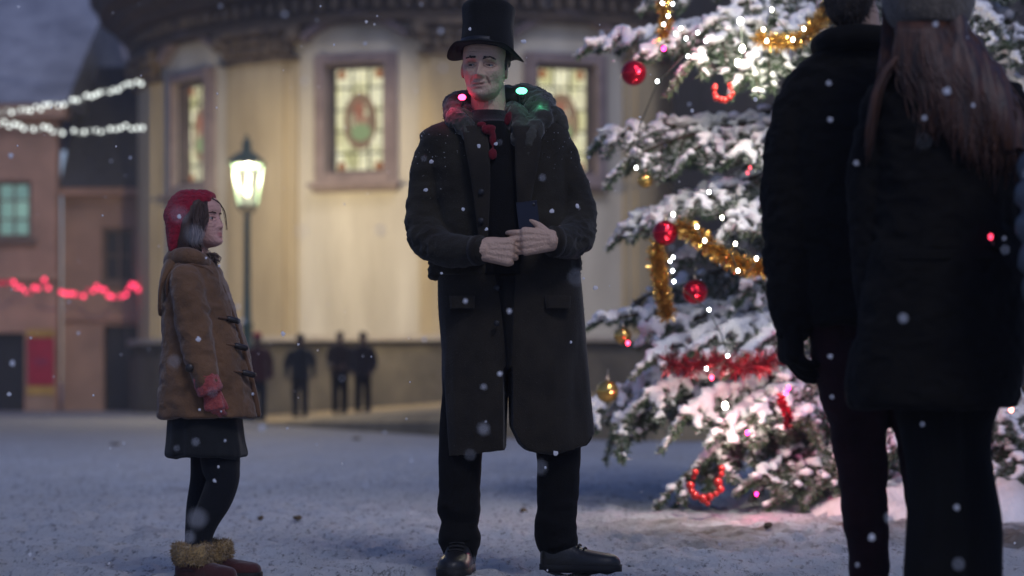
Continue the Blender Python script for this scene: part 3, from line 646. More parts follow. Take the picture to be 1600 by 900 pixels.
def shoe(root, loc, ang, L, w, h, mat, r_ankle=.05, laces=True):
    u, q = shoe_parts(loc, ang, L, w, h, 0); d = rotz(ang)
    sh = part('shoe', u, mat, root); part('sole', q, M_SOLE, sh)
    if laces:
        ls = []
        for k in range(4):
            x = (.30 + .07 * k - .25) * L + .01; z = h * np.interp(.30 + .07 * k, [.26, .38, .5, .64], [.98, .8, .6, .5]) + .029
            ls.append(tube([(np.array([x, yy * w * .5, z - abs(yy) * .012]) @ d.T + np.array(loc)) for yy in (-.45, 0, .45)], [.004] * 3, n=6))
        part('laces', cat(*ls), M_SOLE, sh)
    return sh
def fuzz(me, mat, name, parent, n, ln, wd, seed=1, down=0.0, mask=None):
    """short fibres standing on a surface, as one mesh"""
    rg = np.random.default_rng(seed); me.calc_loop_triangles(); tri = np.empty(len(me.loop_triangles) * 3, np.int32); me.loop_triangles.foreach_get('vertices', tri); tri = tri.reshape(-1, 3)
    v = coords(me); nn = normals(me); a = np.linalg.norm(np.cross(v[tri[:, 1]] - v[tri[:, 0]], v[tri[:, 2]] - v[tri[:, 0]]), axis=1)
    if mask is not None: a = a * mask(v[tri].mean(1))
    k = rg.choice(len(tri), n, p=a / a.sum()); u = rg.random((n, 2)); u = np.where(u.sum(1, keepdims=True) > 1, 1 - u, u)
    p = v[tri[k, 0]] + (v[tri[k, 1]] - v[tri[k, 0]]) * u[:, :1] + (v[tri[k, 2]] - v[tri[k, 0]]) * u[:, 1:]; d = nn[tri[k, 0]] + rg.normal(0, .45, (n, 3)); d[:, 2] -= down
    d /= np.linalg.norm(d, axis=1)[:, None]; sd = np.cross(d, rg.normal(0, 1, (n, 3))); sd /= np.linalg.norm(sd, axis=1)[:, None]; L = ln * rg.uniform(.5, 1.2, (n, 1))
    Q = np.stack([p - sd * wd, p + sd * wd, p + d * L], 1).reshape(-1, 3)
    m2 = mesh_from_quads(name, Q, n, 3); return link(name, m2, mat, parent, local=True)

# ================================================================== the man in the top hat
D = 7.34
man = thing('person', P(800, 896, D) * np.array([1, 1, 0]), 'person in a black top hat and long dark coat, hands together at the waist', 'person')
HH = .248; hc = P(757, 121, D - .02)
hp, tw, sf, inv = head_geo(HH, hc, yaw=-.20, pitch=.02, roll=.05, nose=1.12, gaunt=2.3, smirk=.12, smile=1.2, folds=3.0, wide=.97)
neck = tube([P(768, 205, D + .03), P(764, 175, D + .03), P(762, 140, D + .03), P(760, 110, D + .03)], [.075, .064, .062, .062], n=20)
torso = loft_px(D, [(206, 730, 830, .05, .08), (222, 690, 865, .08, .10), (300, 705, 875, .11, .12), (400, 715, 870, .11, .12), (470, 712, 876, .11, .12), (540, 715, 880, .10, .12)])
lw, rw = P(756, 391, D - .27), P(861, 376, D - .27)
armL = tube([P(692, 232, D), P(672, 290, D + .01), P(668, 362, D - .03), P(705, 390, D - .16), P(740, 391, D - .25), lw], [.06, .055, .048, .042, .034, .031], n=14)
armR = tube([P(855, 232, D), P(882, 290, D + .01), P(888, 350, D - .03), P(880, 376, D - .15), P(868, 378, D - .24), rw], [.06, .055, .048, .042, .034, .031], n=14)
legL = tube([P(735, 520, D), P(724, 640, D), P(718, 760, D), P(717, 872, D)], [.085, .07, .055, .045]); legR = tube([P(850, 520, D), P(868, 640, D), P(872, 760, D), P(872, 868, D)], [.085, .07, .055, .045])
handL = hand_geo(lw, (1, -.18, -.10), (.25, 1, -.1), (.1, -.1, 1), .18, curl=(.95, 1.0, 1.05, 1.1), thumb=(.95, .22, .15), tcurl=.2, fat=1.12)
handR = hand_geo(rw, (-1, -.12, -.06), (-.25, 1, 0), (0, -.15, 1), .18, curl=(.42, .46, .5, .56), spread=.05, thumb=(.62, .72, .25), tcurl=.38, fat=1.05)
bm = blend(hp + [neck, torso, armL, armR, legL, legR] + handL + handR, .0026, 1, .35)
paint_lips(bm, inv, 0, .16)
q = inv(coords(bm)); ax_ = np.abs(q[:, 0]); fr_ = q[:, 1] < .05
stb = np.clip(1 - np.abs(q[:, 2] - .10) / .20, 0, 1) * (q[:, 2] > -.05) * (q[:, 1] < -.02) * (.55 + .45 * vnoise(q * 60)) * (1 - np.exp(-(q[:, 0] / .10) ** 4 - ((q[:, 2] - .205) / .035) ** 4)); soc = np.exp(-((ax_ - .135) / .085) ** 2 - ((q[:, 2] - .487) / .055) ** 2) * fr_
setattr_f(bm, 'stubble_socket_shade', np.clip(.42 * stb + .50 * soc, 0, 1)); body = link('body', bm, M_SKIN, man)  # stubble, plus socket shade and make-up put into the skin colour
eyes_brows(man, tw, sf, HH, look=-.45, lid=M_SKIN, squint=.017, tilt=-.014, browr=.024, bz=-.014)
# hair under the hat
hr = []
for sd in (-1, 1):
    hr.append((tw(ellipsoid((sd * .285, .09, .66), (.058, .20, .18), 16, 10)[0]), ellipsoid((0, 0, 0), (1, 1, 1), 16, 10)[1])); hr.append((tw(ellipsoid((sd * .295, -.045, .60), (.035, .055, .15), 16, 10)[0]), ellipsoid((0, 0, 0), (1, 1, 1), 16, 10)[1]))
hr.append((tw(ellipsoid((0, .25, .55), (.27, .22, .26), 18, 12)[0]), ellipsoid((0, 0, 0), (1, 1, 1), 18, 12)[1]))
hm = blend(hr, .006, 2); wrinkle(hm, .006, (60, 60, 20)); link('hair', hm, M_BROW, man)
# top hat, tipped with the head
def hat_w(V): return tw(np.asarray(V) @ rotx(-.15).T + np.array([0, .03, .745]))
cr = lathe((0, 0, 0), [(.375, -.02), (.378, .05), (.372, .2), (.375, .36), (.385, .53), (.392, .59), (.386, .635), (.35, .665), (.20, .67), (.02, .665)], 48)
V = cr[0]; V[:, 1] *= 1.16; V[:, 0] *= 1 + .012 * np.sin(V[:, 2] * 14); cm = make_mesh('hat', hat_w(V), cr[1]); wrinkle(cm, .007, (9, 9, 7), 3)
hat = link('hat', cm, M_HATF, man)
rg = []
for r, dz in ((.36, -.022), (.42, -.026), (.50, -.02), (.545, -.004), (.555, .010), (.545, .018), (.50, .008), (.42, 0), (.36, .004)):
    a = np.linspace(0, 2 * math.pi, 60, endpoint=False); x = r * np.cos(a); y = r * np.sin(a) * 1.12
    rg.append(np.stack([x, y, dz - .14 * np.clip((np.abs(x) - .34) / .2, 0, 1.2) ** 1.25 * 1.0 + .03 * np.cos(a * 2 + .4) * 0 - .05 * (y < 0) * np.clip((-y - .38) / .2, 0, 1) + .012 * np.sin(3 * a)], 1))
b_ = loft(rg, False); m_ = len(rg); b_[1].extend([((m_ - 1) * 60 + j, (m_ - 1) * 60 + (j + 1) % 60, (j + 1) % 60, j) for j in range(60)])
part('brim', (hat_w(b_[0]), b_[1]), M_HATF, hat)
bd = lathe((0, 0, 0), [(.377, .0), (.388, .005), (.385, .085), (.374, .09)], 48); bd[0][:, 1] *= 1.16; part('ribbon', (hat_w(bd[0]), bd[1]), M_BAND, hat)
# jacket: body and sleeves
jt = loft_px(D, [(183, 712, 850, .05, .09), (190, 694, 868, .08, .12), (200, 668, 884, .10, .13), (218, 656, 893, .115, .14), (265, 668, 888, .13, .15), (335, 684, 892, .135, .15), (395, 686, 902, .14, .15), (418, 680, 906, .145, .155), (432, 676, 908, .145, .155)], p=2.6)
sl_ = tube_px(D, [(680, 224, 0, .054), (671, 262, 0, .068), (664, 318, .0, .070), (666, 362, -.04, .070), (688, 388, -.12, .064), (722, 392, -.20, .056), (748, 391, -.25, .050)], n=22, m=5)
sr_ = tube_px(D, [(868, 218, 0, .054), (882, 262, 0, .066), (897, 312, 0, .070), (902, 350, -.04, .070), (896, 374, -.12, .064), (880, 378, -.19, .058), (868, 378, -.24, .052)], n=22, m=5)
flap = tube_px(D, [(700, 396, -.02, .035), (688, 415, -.02, .045), (680, 428, -.02, .028)], n=12, sq=(1, 1.6))
jm = blend([jt, sl_, sr_, flap], .0065, 4)
arm = lambda v: np.clip((np.abs(v[:, 0] + .03) - .20) / .06, .35, 1)
wrinkle(jm, .0075, (8, 8, 20), 5, arm); wrinkle(jm, .006, (16, 16, 30), 9, lambda v: arm(v) * np.clip((1.32 - v[:, 2]) / .1, .15, 1), ridge=True)
jack = link('jacket', jm, M_COAT2, man); M_LINT = M('wool_lint', (.10, .095, .085), bst=0); fuzz(jm, M_LINT, 'wool_nap', jack, 5000, .0065, .0006, 4)
# cuffs, waistcoat panel, lapels
for pts in ([(742, 391.5, -.243, .052), (752, 391, -.258, .053)], [(871, 378, -.235, .054), (862, 377, -.25, .055)]):
    part('cuff', tube_px(D, pts, n=20, m=1, capround=False), M_COAT, jack)
vest = loft_px(D, [(196, 752, 792, .142, 0), (215, 750, 800, .152, 0), (260, 748, 806, .163, 0), (330, 748, 812, .167, 0), (400, 752, 818, .170, 0), (432, 752, 820, .172, 0)], p=3.5)
part('waistcoat', vest, M_VEST, man)
def slab_px(D, pts, th, mat, name, par, n=None, prow=.006):
    """a strip of cloth: rows of (py, x_left, x_right, depth offset)"""
    rows = smooth_rows([tuple(map(float, p)) for p in pts], 5); rr = []
    for py, xl, xr, yo in rows:
        a, b = P(xl, py, D + yo), P(xr, py, D + yo); u = np.linspace(0, 1, 9); mid = a[None] * (1 - u[:, None]) + b[None] * u[:, None]
        bow = -np.sin(u * math.pi) * prow; f = mid.copy(); f[:, 1] += bow; bk = mid.copy()[::-1]; bk[:, 1] += th + bow[::-1]; rr.append(np.vstack([f, bk]))
    return part(name, loft(rr), mat, par)
slab_px(D, [(196, 722, 756, -.135), (225, 726, 764, -.165), (280, 736, 766, -.178), (340, 744, 764, -.178), (400, 750, 760, -.18)], .012, M_COAT, 'lapel', jack)
slab_px(D, [(196, 800, 840, -.13), (225, 804, 846, -.16), (280, 806, 836, -.175), (340, 810, 826, -.178), (400, 814, 823, -.18)], .012, M_COAT, 'lapel', jack)
# long coat skirt split in front
ROWS = [(405, 690, 900, .135, .15), (430, 684, 907, .145, .16), (480, 684, 912, .15, .165), (530, 686, 915, .155, .17), (575, 687, 917, .155, .17), (620, 689, 921, .155, .17), (670, 691, 928, .155, .168), (694, 692, 930, .15, .165), (716, 693, 929, .145, .16)]
def panel(px0, px1, hem):
    v, f = loft_px(D, ROWS, p=2.7, n=96, m=8); gx_ = lambda q: (q - 800) / FPX * D
    pxs = 800 + v[:, 0] * FPX / D; top = v[:, 2] > P(0, 572, D)[2]
    lo_, hi_ = np.where(top, -1e4, px0), np.where(top, 1e4, px1); pxs = np.clip(pxs, lo_, hi_)
    v[:, 0] = gx_(pxs); hz_ = np.array([P(0, q, D)[2] for q in np.interp(pxs, *zip(*hem))]); v[:, 2] = np.maximum(v[:, 2], np.where(top, -1, hz_)); return v, f
sm = blend([panel(600, 789.5, [(690, 715), (712, 714), (745, 710), (780, 705), (794, 699)]), panel(798.5, 1000, [(796, 655), (800, 672), (806, 688), (818, 699), (835, 705), (900, 704), (918, 697), (930, 675)])], .0055, 3)
wrinkle(sm, .014, (8, 8, 1.3), 31, lambda v: np.clip((1.0 - v[:, 2]) / .25, .2, 1)); lc = link('long_coat', sm, M_COAT, man); fuzz(sm, M_LINT, 'wool_nap', lc, 4500, .0065, .0006, 6)
part('coat_opening', loft_px(D, [(434, 768, 812, .168, -.10), (480, 778, 808, .170, -.10), (550, 788, 803, .172, -.10), (577, 791, 799, .172, -.10)], p=3), M_VEST, man)
M_SPECK = M('snow_speck', (.8, .8, .82), bst=0)
fuzz(jm, M_SPECK, 'snow_dusting', jack, 260, .004, .0022, 14, -.6, lambda q: np.clip((q[:, 2] - 1.36) / .12, 0, 1) ** 2 + .02)
for q0, q1 in ((702, 742), (852, 892)): slab_px(D, [(462, q0, q1, -.150), (470, q0, q1, -.156), (482, q0 + 1, q1 - 1, -.158)], .012, M_COAT, 'pocket_flap', lc, prow=.012)
for py in (300, 345, 392): part('button', ellipsoid(P(752, py, D - .192), (.011, .005, .011), 14, 8), M_BAND, jack)
for py in (450, 505): part('button', ellipsoid(P(776, py, D - .175), (.011, .006, .011), 14, 8), M_BAND, lc)
# trousers
tr_ = [tube_px(D, [(738, 540, 0, .09), (724, 640, 0, .084), (720, 700, 0, .080), (718, 760, 0, .077), (718, 820, 0, .073), (720, 850, 0, .070), (721, 868, .0, .064)], n=22, m=5), tube_px(D, [(850, 540, 0, .09), (870, 640, 0, .085), (873, 710, 0, .080), (871, 780, 0, .077), (869, 830, 0, .073), (872, 852, .0, .074), (872, 866, .0, .064)], n=22, m=5), loft_px(D, [(480, 705, 890, .12, .13), (530, 700, 895, .12, .13), (570, 705, 890, .11, .12)])]
tm_ = blend(tr_, .0065, 3); wrinkle(tm_, .010, (7, 7, 17), 41, lambda v: np.clip((.36 - v[:, 2]) / .2, .25, 1)); link('trousers', tm_, M_TROU, man)
a = P(717, 896, D); shoe(man, (a[0], D - .02, 0), R(-96), .30, .112, .10, M_SHOE)
a = P(872, 893, D); shoe(man, (a[0] + .015, D - .01, 0), R(-14), .28, .11, .10, M_SHOE)
# bulky matted collar
cl = [tube_px(D, [(752, 158, .13, .045), (720, 164, .10, .050), (711, 174, .02, .044), (715, 188, -.07, .038), (728, 202, -.115, .028), (738, 222, -.15, .018)], n=14, m=4),
      tube_px(D, [(752, 158, .13, .045), (800, 154, .13, .048), (836, 160, .08, .054), (850, 176, .0, .050), (842, 194, -.08, .042), (830, 214, -.13, .032), (824, 240, -.158, .018)], n=14, m=4),
      tube_px(D, [(840, 170, 0, .05), (868, 186, -.02, .042), (878, 198, -.03, .030)], n=12), tube_px(D, [(800, 172, .05, .03), (808, 182, -.03, .034), (812, 200, -.10, .030), (806, 220, -.14, .016)], n=12), tube_px(D, [(734, 172, .05, .026), (728, 182, -.03, .030), (734, 200, -.10, .026), (742, 218, -.14, .014)], n=12)]
cm_ = blend(cl, .006, 2); wrinkle(cm_, .008, (14, 14, 14), 51); wrinkle(cm_, .005, (26, 26, 26), 52, ridge=True); collar = link('collar', cm_, M_COLLAR, man)
fuzz(cm_, M_COLLAR, 'collar_tufts', collar, 700, .008, .0016, 3, .3)
# shirt front and red neckcloth
part('shirt', loft_px(D, [(175, 737, 790, .074, .05), (181, 735, 794, .082, .05), (186, 733, 798, .090, .06), (192, 733, 804, .105, .06), (199, 742, 806, .135, .06), (210, 746, 802, .150, .02)], p=2.5), cloth('black_shirt', (.014, .009, .010)), man)
sc = blend([ellipsoid(P(763, 202, D - .158), (.026, .016, .018)), ellipsoid(P(770, 217, D - .165), (.014, .012, .03)), ellipsoid(P(770, 240, D - .172), (.016, .010, .022)), ellipsoid(P(794, 185, D - .125), (.014, .015, .026), rot=roty(.3)), ellipsoid(P(752, 195, D - .14), (.018, .012, .012))], .004, 2)
wrinkle(sc, .003, (50, 50, 50)); link('neckcloth', sc, M_SCARF, man)
# smartphone held in the hand
ph = thing('smartphone', P(826, 362, D - .27), 'dark blue black smartphone held in the hand of the person in the top hat', 'phone')
bv = box(-.036, .036, -.005, .005, -.04, .105); Rm = roty(-.12) @ rotx(.15); cen = P(828, 362, D - .262)
part('phone_case', (bv[0] @ Rm.T + cen, bv[1]), M('phone_case', (.010, .014, .030), rough=.3, spec=.5, bst=0), ph, False)
sv = box(-.033, .033, .0052, .006, -.036, .10); part('screen', (sv[0] @ Rm.T + cen, sv[1]), M('phone_screen', (.01, .012, .02), rough=.1, spec=.5, bst=0), ph, False)
lv = ellipsoid((.024, -.0055, .092), (.006, .002, .006), 12, 6); part('camera_lens', (lv[0] @ Rm.T + cen, lv[1]), M_IRIS, ph)
# coloured bulbs on the collar
def clip_bulb(name, pos, rad, col, s, watt, label, lpos=None):
    r = thing('festive_bulb', pos, label, 'light bulb', 'festive bulbs on the coat collar')
    part('bulb', ellipsoid(pos, rad, 16, 10), E(name, col, s), r)
    part('socket', tube([np.array(pos) + (0, .004, -rad[2] * 1.0), np.array(pos) + (0, .006, -rad[2] - .012)], [.008, .008], n=10, m=1), M_CABLE, r)
    l = bpy.data.lights.new(name + '_light', 'POINT'); l.energy = watt; l.color = col; l.shadow_soft_size = .012; lo = bpy.data.objects.new(name + '_light', l); COL.objects.link(lo); lo.parent = r
    lo.location = Vector(tuple(lpos)) - r.location if lpos is not None else (0, -.03, 0)
    return r
clip_bulb('red_bulb', P(722, 152, D - .065), (.014, .014, .011), (1, .05, .16), 9, .13, 'glowing red bulb on the collar left of the chin', P(699, 166, D - .088))
clip_bulb('green_bulb', P(815, 142, D - .05), (.020, .014, .012), (.12, 1, .50), 5, .055, 'glowing green bulb on the collar right of the chin', P(844, 164, D - .085))
# ================================================================== the girl
D = 6.96
girl = thing('person', P(310, 905, D) * np.array([1, 1, 0]), 'child in a red knitted hat and tan duffle coat looking up to the right', 'person')
GH = .190; hc = P(316, 358, D); yw = R(68)
hp, tw, sf, inv = head_geo(GH, hc, yaw=yw, pitch=-.10, roll=0, nose=.62, gaunt=0, child=1, folds=.15, wide=.98)
neck = tube([P(300, 430, D + .01), P(304, 400, D + .01), P(306, 360, D + .01)], [.05, .045, .045])
torso = loft_px(D, [(415, 275, 325, .09, .09), (440, 268, 345, .12, .12), (520, 268, 365, .12, .12), (640, 268, 375, .12, .12), (700, 275, 370, .11, .11)])
ga = [tube([P(296, 440, D - .13), P(302, 510, D - .15), P(318, 585, D - .17), P(328, 606, D - .18)], [.045, .038, .03, .026]), tube([P(310, 440, D + .13), P(318, 520, D + .15), P(340, 600, D + .13)], [.045, .038, .028])]
gl = [tube([P(342, 690, D - .05), P(345, 728, D - .055), P(346, 750, D - .055), P(338, 780, D - .05), P(322, 812, D - .05), P(314, 840, D - .05), P(312, 890, D - .05)], [.055, .052, .045, .042, .034, .027, .026]), tube([P(325, 690, D + .06), P(321, 745, D + .06), P(314, 790, D + .06), P(308, 830, D + .06), P(306, 890, D + .06)], [.05, .042, .038, .03, .026])]
wr = P(329, 608, D - .18)
gh = hand_geo(wr, (.16, -.05, -1), (.2, 1, 0), (1, -.2, .1), .105, curl=(.6, .65, .7, .75), thumb=(.85, .35, .3), tcurl=.3, fat=.9)
gh2 = hand_geo(P(342, 605, D + .13), (.2, .05, -1), (.2, -1, 0), (1, .2, .1), .118, curl=(.5, .55, .6, .65), fat=1.05)
gm = blend(hp + [neck, torso] + ga + gl + gh + gh2, .0034, 3, .4); paint_lips(gm, inv, 0); link('body', gm, M_SKIN2, girl)
eyes_brows(girl, tw, sf, GH, look=.1, lid=M_SKIN2, browr=.010, tilt=0, brow=M('brown_brow', (.07, .04, .03), bst=0))
# knitted hat and hair
M_KNIT = M('red_knit', (.30, .012, .030), (.19, .008, .022), rough=.95, scale=55, bs=120, bst=.9, bd=.006, sheen=.12, stretch=(1, 1, 2.2))
rows = [(297, 292, 320, .03, .03), (299, 282, 329, .05, .05), (306, 272, 337, .066, .066), (319, 263, 333, .083, .08), (337, 258, 318, .09, .086), (352, 259, 303, .09, .086), (372, 262, 294, .088, .084), (390, 265, 286, .08, .078), (397, 267, 282, .07, .07)]
km = blend([loft_px(D, rows, p=2.2, n=48)], .0045, 2)
v = coords(km); nn = normals(km); k = np.sin(v[:, 2] * 420) * .0005 + np.sin(v[:, 0] * 300 + v[:, 2] * 150) * .0006; setco(km, v + nn * k[:, None]); wrinkle(km, .006, (20, 20, 14), 4)
hat = link('knitted_hat', km, M_KNIT, girl)
M_GHAIR = M('brown_hair', (.075, .045, .034), (.035, .021, .017), scale=40, rough=.55, bst=.4, stretch=(1, 1, .2)); M_GREY = M('fair_hair_ends', (.24, .17, .14), (.12, .085, .07), scale=40, rough=.5, bst=.3)
def strands(paths, r, mat, name, par, n=5): return part(name, cat(*[tube(p_, [r * q for q in (1, 1, .9, .5)[:len(p_)]] if len(p_) == 4 else [r] * len(p_), n=n, m=3, capround=False) for p_ in paths]), mat, par)
rg = np.random.default_rng(5); st, st2 = [], []
cap = blend([loft_px(D, [(309, 296, 328, .05, .05), (318, 290, 326, .078, .07), (335, 284, 320, .087, .08), (355, 278, 315, .090, .08), (378, 274, 311, .088, .078), (397, 276, 308, .075, .07)], p=2.2)], .005, 2); wrinkle(cap, .004, (40, 40, 10), 2); hair = link('hair', cap, M_GHAIR, girl)
for i in range(150):
    u = rg.random(); y0 = -.088 + .02 * rg.random(); x0 = 300 + 22 * rg.random()
    st.append([P(x0 + 2, 314 + 12 * u, D - .062 - .02 * rg.random()), P(x0 - 1 + 5 * u, 338 + 8 * u, D + y0), P(298 + 18 * rg.random(), 368, D + y0 - .004), P(292 + 24 * rg.random(), 394 + 5 * rg.random(), D + y0 + .02)])
strands(st, .0016, M_GHAIR, 'hair_strands', hair)
for i in range(12):
    x0 = 300 + 18 * rg.random(); st2.append([P(x0, 350 + 14 * rg.random(), D - .094), P(x0 + 2, 366, D - .098), P(x0 + 6 * rg.random() - 3, 380, D - .096), P(x0 + 4 + 9 * rg.random(), 392 + 4 * rg.random(), D - .08)])
for i in range(90):
    x0 = 326 + 14 * rg.random(); st2.append([P(x0 - 4, 394 + 3 * rg.random(), D - .06 + .08 * rg.random()), P(x0, 396 + 3 * rg.random(), D - .05 + .08 * rg.random()), P(x0 + 6 * rg.random(), 400 + 6 * rg.random(), D - .05 + .07 * rg.random()), P(x0 + 5 * rg.random(), 408 + 6 * rg.random(), D - .04 + .06 * rg.random())])
strands(st2, .0010, M_GREY, 'fair_ends', hair)
fr = [[P(322 + i * .25, 306 + i * .1, D - .05 + .02 * rg.random()), P(340 + rg.uniform(-1, 2), 315 + rg.uniform(-2, 2), D - .03 + .05 * rg.random()), P(350 + rg.uniform(-1, 2), 331 + rg.uniform(-2, 3), D + .01 + .04 * rg.random()), P(354 + rg.uniform(-1, 2), 350 + 12 * rg.random(), D + .05 + .02 * rg.random())] for i in range(5)]
strands(fr, .0010, M_GHAIR, 'fringe', hair)
# duffle coat
M_DUF = cloth('tan_duffle', (.165, .088, .046), (.10, .055, .03), .25, bs=150); M_DUFD = cloth('tan_duffle_dark', (.13, .066, .035), sheen=.3)
ct = loft_px(D, [(396, 272, 322, .06, .06), (408, 264, 334, .10, .10), (424, 260, 343, .135, .135), (460, 257, 357, .15, .15), (500, 255, 371, .155, .155), (545, 254, 385, .16, .16), (600, 252, 397, .175, .175), (640, 250, 405, .18, .18), (652, 249, 408, .18, .18)], p=2.3, n=52)
sv = tube_px(D, [(292, 436, -.12, .055), (297, 475, -.145, .060), (304, 520, -.165, .058), (313, 560, -.18, .053), (321, 590, -.19, .048), (325, 600, -.19, .044)], n=20, m=5)
sv2 = tube_px(D, [(308, 436, .12, .055), (316, 500, .16, .058), (330, 560, .16, .052), (338, 594, .15, .045)], n=18, m=5)
cm = blend([ct, sv, sv2], .006, 3); wrinkle(cm, .006, (9, 9, 5), 13); wrinkle(cm, .004, (16, 16, 22), 17, ridge=True)
coat = link('duffle_coat', cm, M_DUF, girl)
col = blend([tube_px(D, [(318, 412, -.06, .030), (300, 402, -.105, .032), (276, 404, -.06, .032), (268, 410, .0, .032), (280, 404, .07, .03), (312, 404, .08, .028)], n=14, m=5)], .005, 2); wrinkle(col, .004, (20, 20, 20), 3); link('collar', col, M_DUF, coat)
hood = blend([loft_px(D, [(404, 262, 300, .09, .09), (420, 256, 290, .115, .115), (450, 252, 268, .12, .12), (480, 251, 263, .11, .11), (495, 251, 259, .08, .08)], p=2.3)], .006, 2); wrinkle(hood, .004, (12, 12, 12), 5); link('hood', hood, M_DUF, coat)
# seam lines of yoke, front edge, toggles
def seam(pts, r, mat, name, par): return part(name, tube([P(*q[:2], D + q[2]) for q in pts], [r] * len(pts), n=8, m=5), mat, par)
seam([(262, 470, -.10), (262, 440, -.125), (276, 420, -.135), (300, 414, -.125), (322, 420, -.105), (336, 432, -.07)], .006, M_DUFD, 'yoke_seam', coat)
seam([(330, 414, -.045), (345, 445, -.05), (360, 485, -.05), (375, 530, -.05), (388, 575, -.05), (398, 615, -.05), (404, 648, -.05)], .010, M_DUFD, 'front_edge', coat)
M_TOG = M('dark_toggle', (.02, .014, .010), rough=.4, spec=.5, bst=.1)
for px, py in ((364, 499), (376, 541), (388, 583)):
    tg = part('toggle', tube([P(px - 7, py - 1, D - .105), P(px + 8, py + 3, D - .09)], [.010, .010], n=10, m=1), M_TOG, coat)
    part('toggle_patch', tube([P(px - 22, py - 3, D - .128), P(px - 6, py - 1, D - .106)], [.004, .004], n=8, m=1, sq=(1, 1)), M_DUFD, tg)
bt = P(296, 575, D - .236); part('button', ellipsoid(bt, (.014, .006, .014), 14, 8), M_TOG, coat)
M_PINKK = M('coral_knit', (.42, .085, .075), (.26, .045, .045), rough=.95, scale=70, bs=150, bst=.9, bd=.006, sheen=.3)
cf = blend([tube([P(316, 582, D - .189), P(319, 586, D - .190), P(325, 600, D - .192), P(330, 612, D - .192), P(331, 615, D - .192)], [.036, .043, .045, .044, .036], n=22, m=1, capround=False)], .004, 2); wrinkle(cf, .003, (70, 70, 70), 2); link('knit_cuff', cf, M_PINKK, coat)
gl_ = blend(hand_geo(wr + np.array([.002, -.006, .0]), (.16, -.05, -1), (.2, 1, 0), (1, -.2, .1), .122, curl=(.6, .65, .7, .75), thumb=(.85, .35, .3), tcurl=.3, fat=1.16), .0028, 2, .4); link('knitted_glove', gl_, M_PINKK, girl)
gl2 = blend(hand_geo(P(342, 605, D + .13), (.2, .05, -1), (.2, -1, 0), (1, .2, .1), .128, curl=(.5, .55, .6, .65), fat=1.28), .0032, 2, .4); link('knitted_glove', gl2, M_PINKK, girl)
# skirt, tights, boots
M_SKIRT = cloth('dark_skirt', (.016, .017, .018), sheen=.1); M_TIGHT = cloth('black_tights', (.010, .011, .014), sheen=.06)
sk = blend([loft_px(D, [(630, 266, 376, .14, .14), (655, 264, 378, .15, .15), (690, 262, 381, .155, .155), (708, 260, 385, .16, .16), (713, 262, 383, .15, .15)], p=2.3)], .006, 2); wrinkle(sk, .010, (14, 14, 1.5), 6, lambda v: np.clip((.62 - v[:, 2]) / .15, 0, 1)); link('skirt', sk, M_SKIRT, girl)
tg_ = blend([tube_px(D, [(342, 690, -.05, .068), (345, 728, -.055, .066), (348, 750, -.055, .056), (338, 780, -.05, .054), (322, 812, -.05, .046), (314, 840, -.05, .039), (312, 870, -.05, .038)], n=18, m=5), tube_px(D, [(325, 690, .06, .062), (321, 745, .06, .052), (314, 790, .06, .05), (308, 830, .06, .042), (306, 870, .06, .038)], n=18, m=5)], .0055, 3); link('tights', tg_, M_TIGHT, girl)
M_BOOT = M('maroon_suede', (.055, .014, .013), (.035, .009, .009), rough=.9, scale=14, bs=160, bst=.4, sheen=.3); M_FUR = M('tan_fur', (.36, .24, .10), (.22, .14, .06), rough=1, scale=30, bs=120, bst=.8, bd=.01, sheen=.3)
for (px, dy, ang, wx) in ((306, -.05, -22, 0), (322, .075, -8, 1)):
    a = P(px, 905, D); bx_ = float(a[0])
    u, q = shoe_parts((bx_ + (.02 if wx else 0), D + dy, 0), R(ang), .215, .092, .080, 0)
    shaft = tube([(bx_, D + dy, .05), (bx_, D + dy, .075), (bx_, D + dy, .10)], [.054, .052, .048], n=20, m=1, capround=False)
    b_ = blend([u, shaft], .0055, 3); wrinkle(b_, .003, (20, 20, 20)); bo = link('boot', b_, M_BOOT, girl); part('sole', q, M_SOLE, bo)
    zt = float(P(0, 848, D)[2]); zb_ = float(P(0, 880, D)[2])
    fu = blend([lathe((bx_ + (.004 if wx else .0), D + dy, 0), [(.056, zb_), (.068, zb_ + .006), (.073, (zt + zb_) / 2), (.068, zt - .005), (.056, zt), (.03, zt - .008)], 30)], .005, 1); wrinkle(fu, .006, (30, 30, 30), px)
    fo = link('fur_cuff', fu, M_FUR, bo); fuzz(fu, M_FUR, 'fur', fo, 2600, .014, .0016, px, .25)

# ================================================================== couple seen from behind
D = 5.8
cpm = thing('person', P(1400, 973, D) * np.array([1, 1, 0]), 'person in a black jacket and reddish trousers seen from behind, arm hanging down', 'person')
hp, tw, sf, inv = head_geo(.24, P(1330, -5, D), yaw=R(160), pitch=0)
wr = P(1236, 512, D - .02)
bd_ = hp + [tube([P(1345, 120, D + .0), P(1342, 60, D), P(1338, 20, D)], [.075, .066, .062]), loft_px(D, [(110, 1290, 1400, .06, .06), (150, 1262, 1430, .09, .09), (300, 1275, 1435, .10, .10), (480, 1285, 1435, .10, .10), (520, 1290, 1440, .10, .10)]),
       tube([P(1262, 150, D), P(1246, 330, D), wr], [.05, .045, .033]), tube([P(1450, 150, D), P(1464, 330, D), P(1466, 512, D)], [.05, .045, .033])] + [tube([P(x0, 500, D), P(x0 + 12, 740, D), P(x0 + 17, 950, D)], [.075, .055, .045]) for x0 in (1338, 1440)]
bd_ += hand_geo(wr, (0, 0, -1), (1, .1, 0), (0, 1, 0), .165, curl=(.5, .5, .55, .6)) + hand_geo(P(1466, 512, D), (0, 0, -1), (-1, .1, 0), (0, 1, 0), .165, curl=(.5, .5, .55, .6))
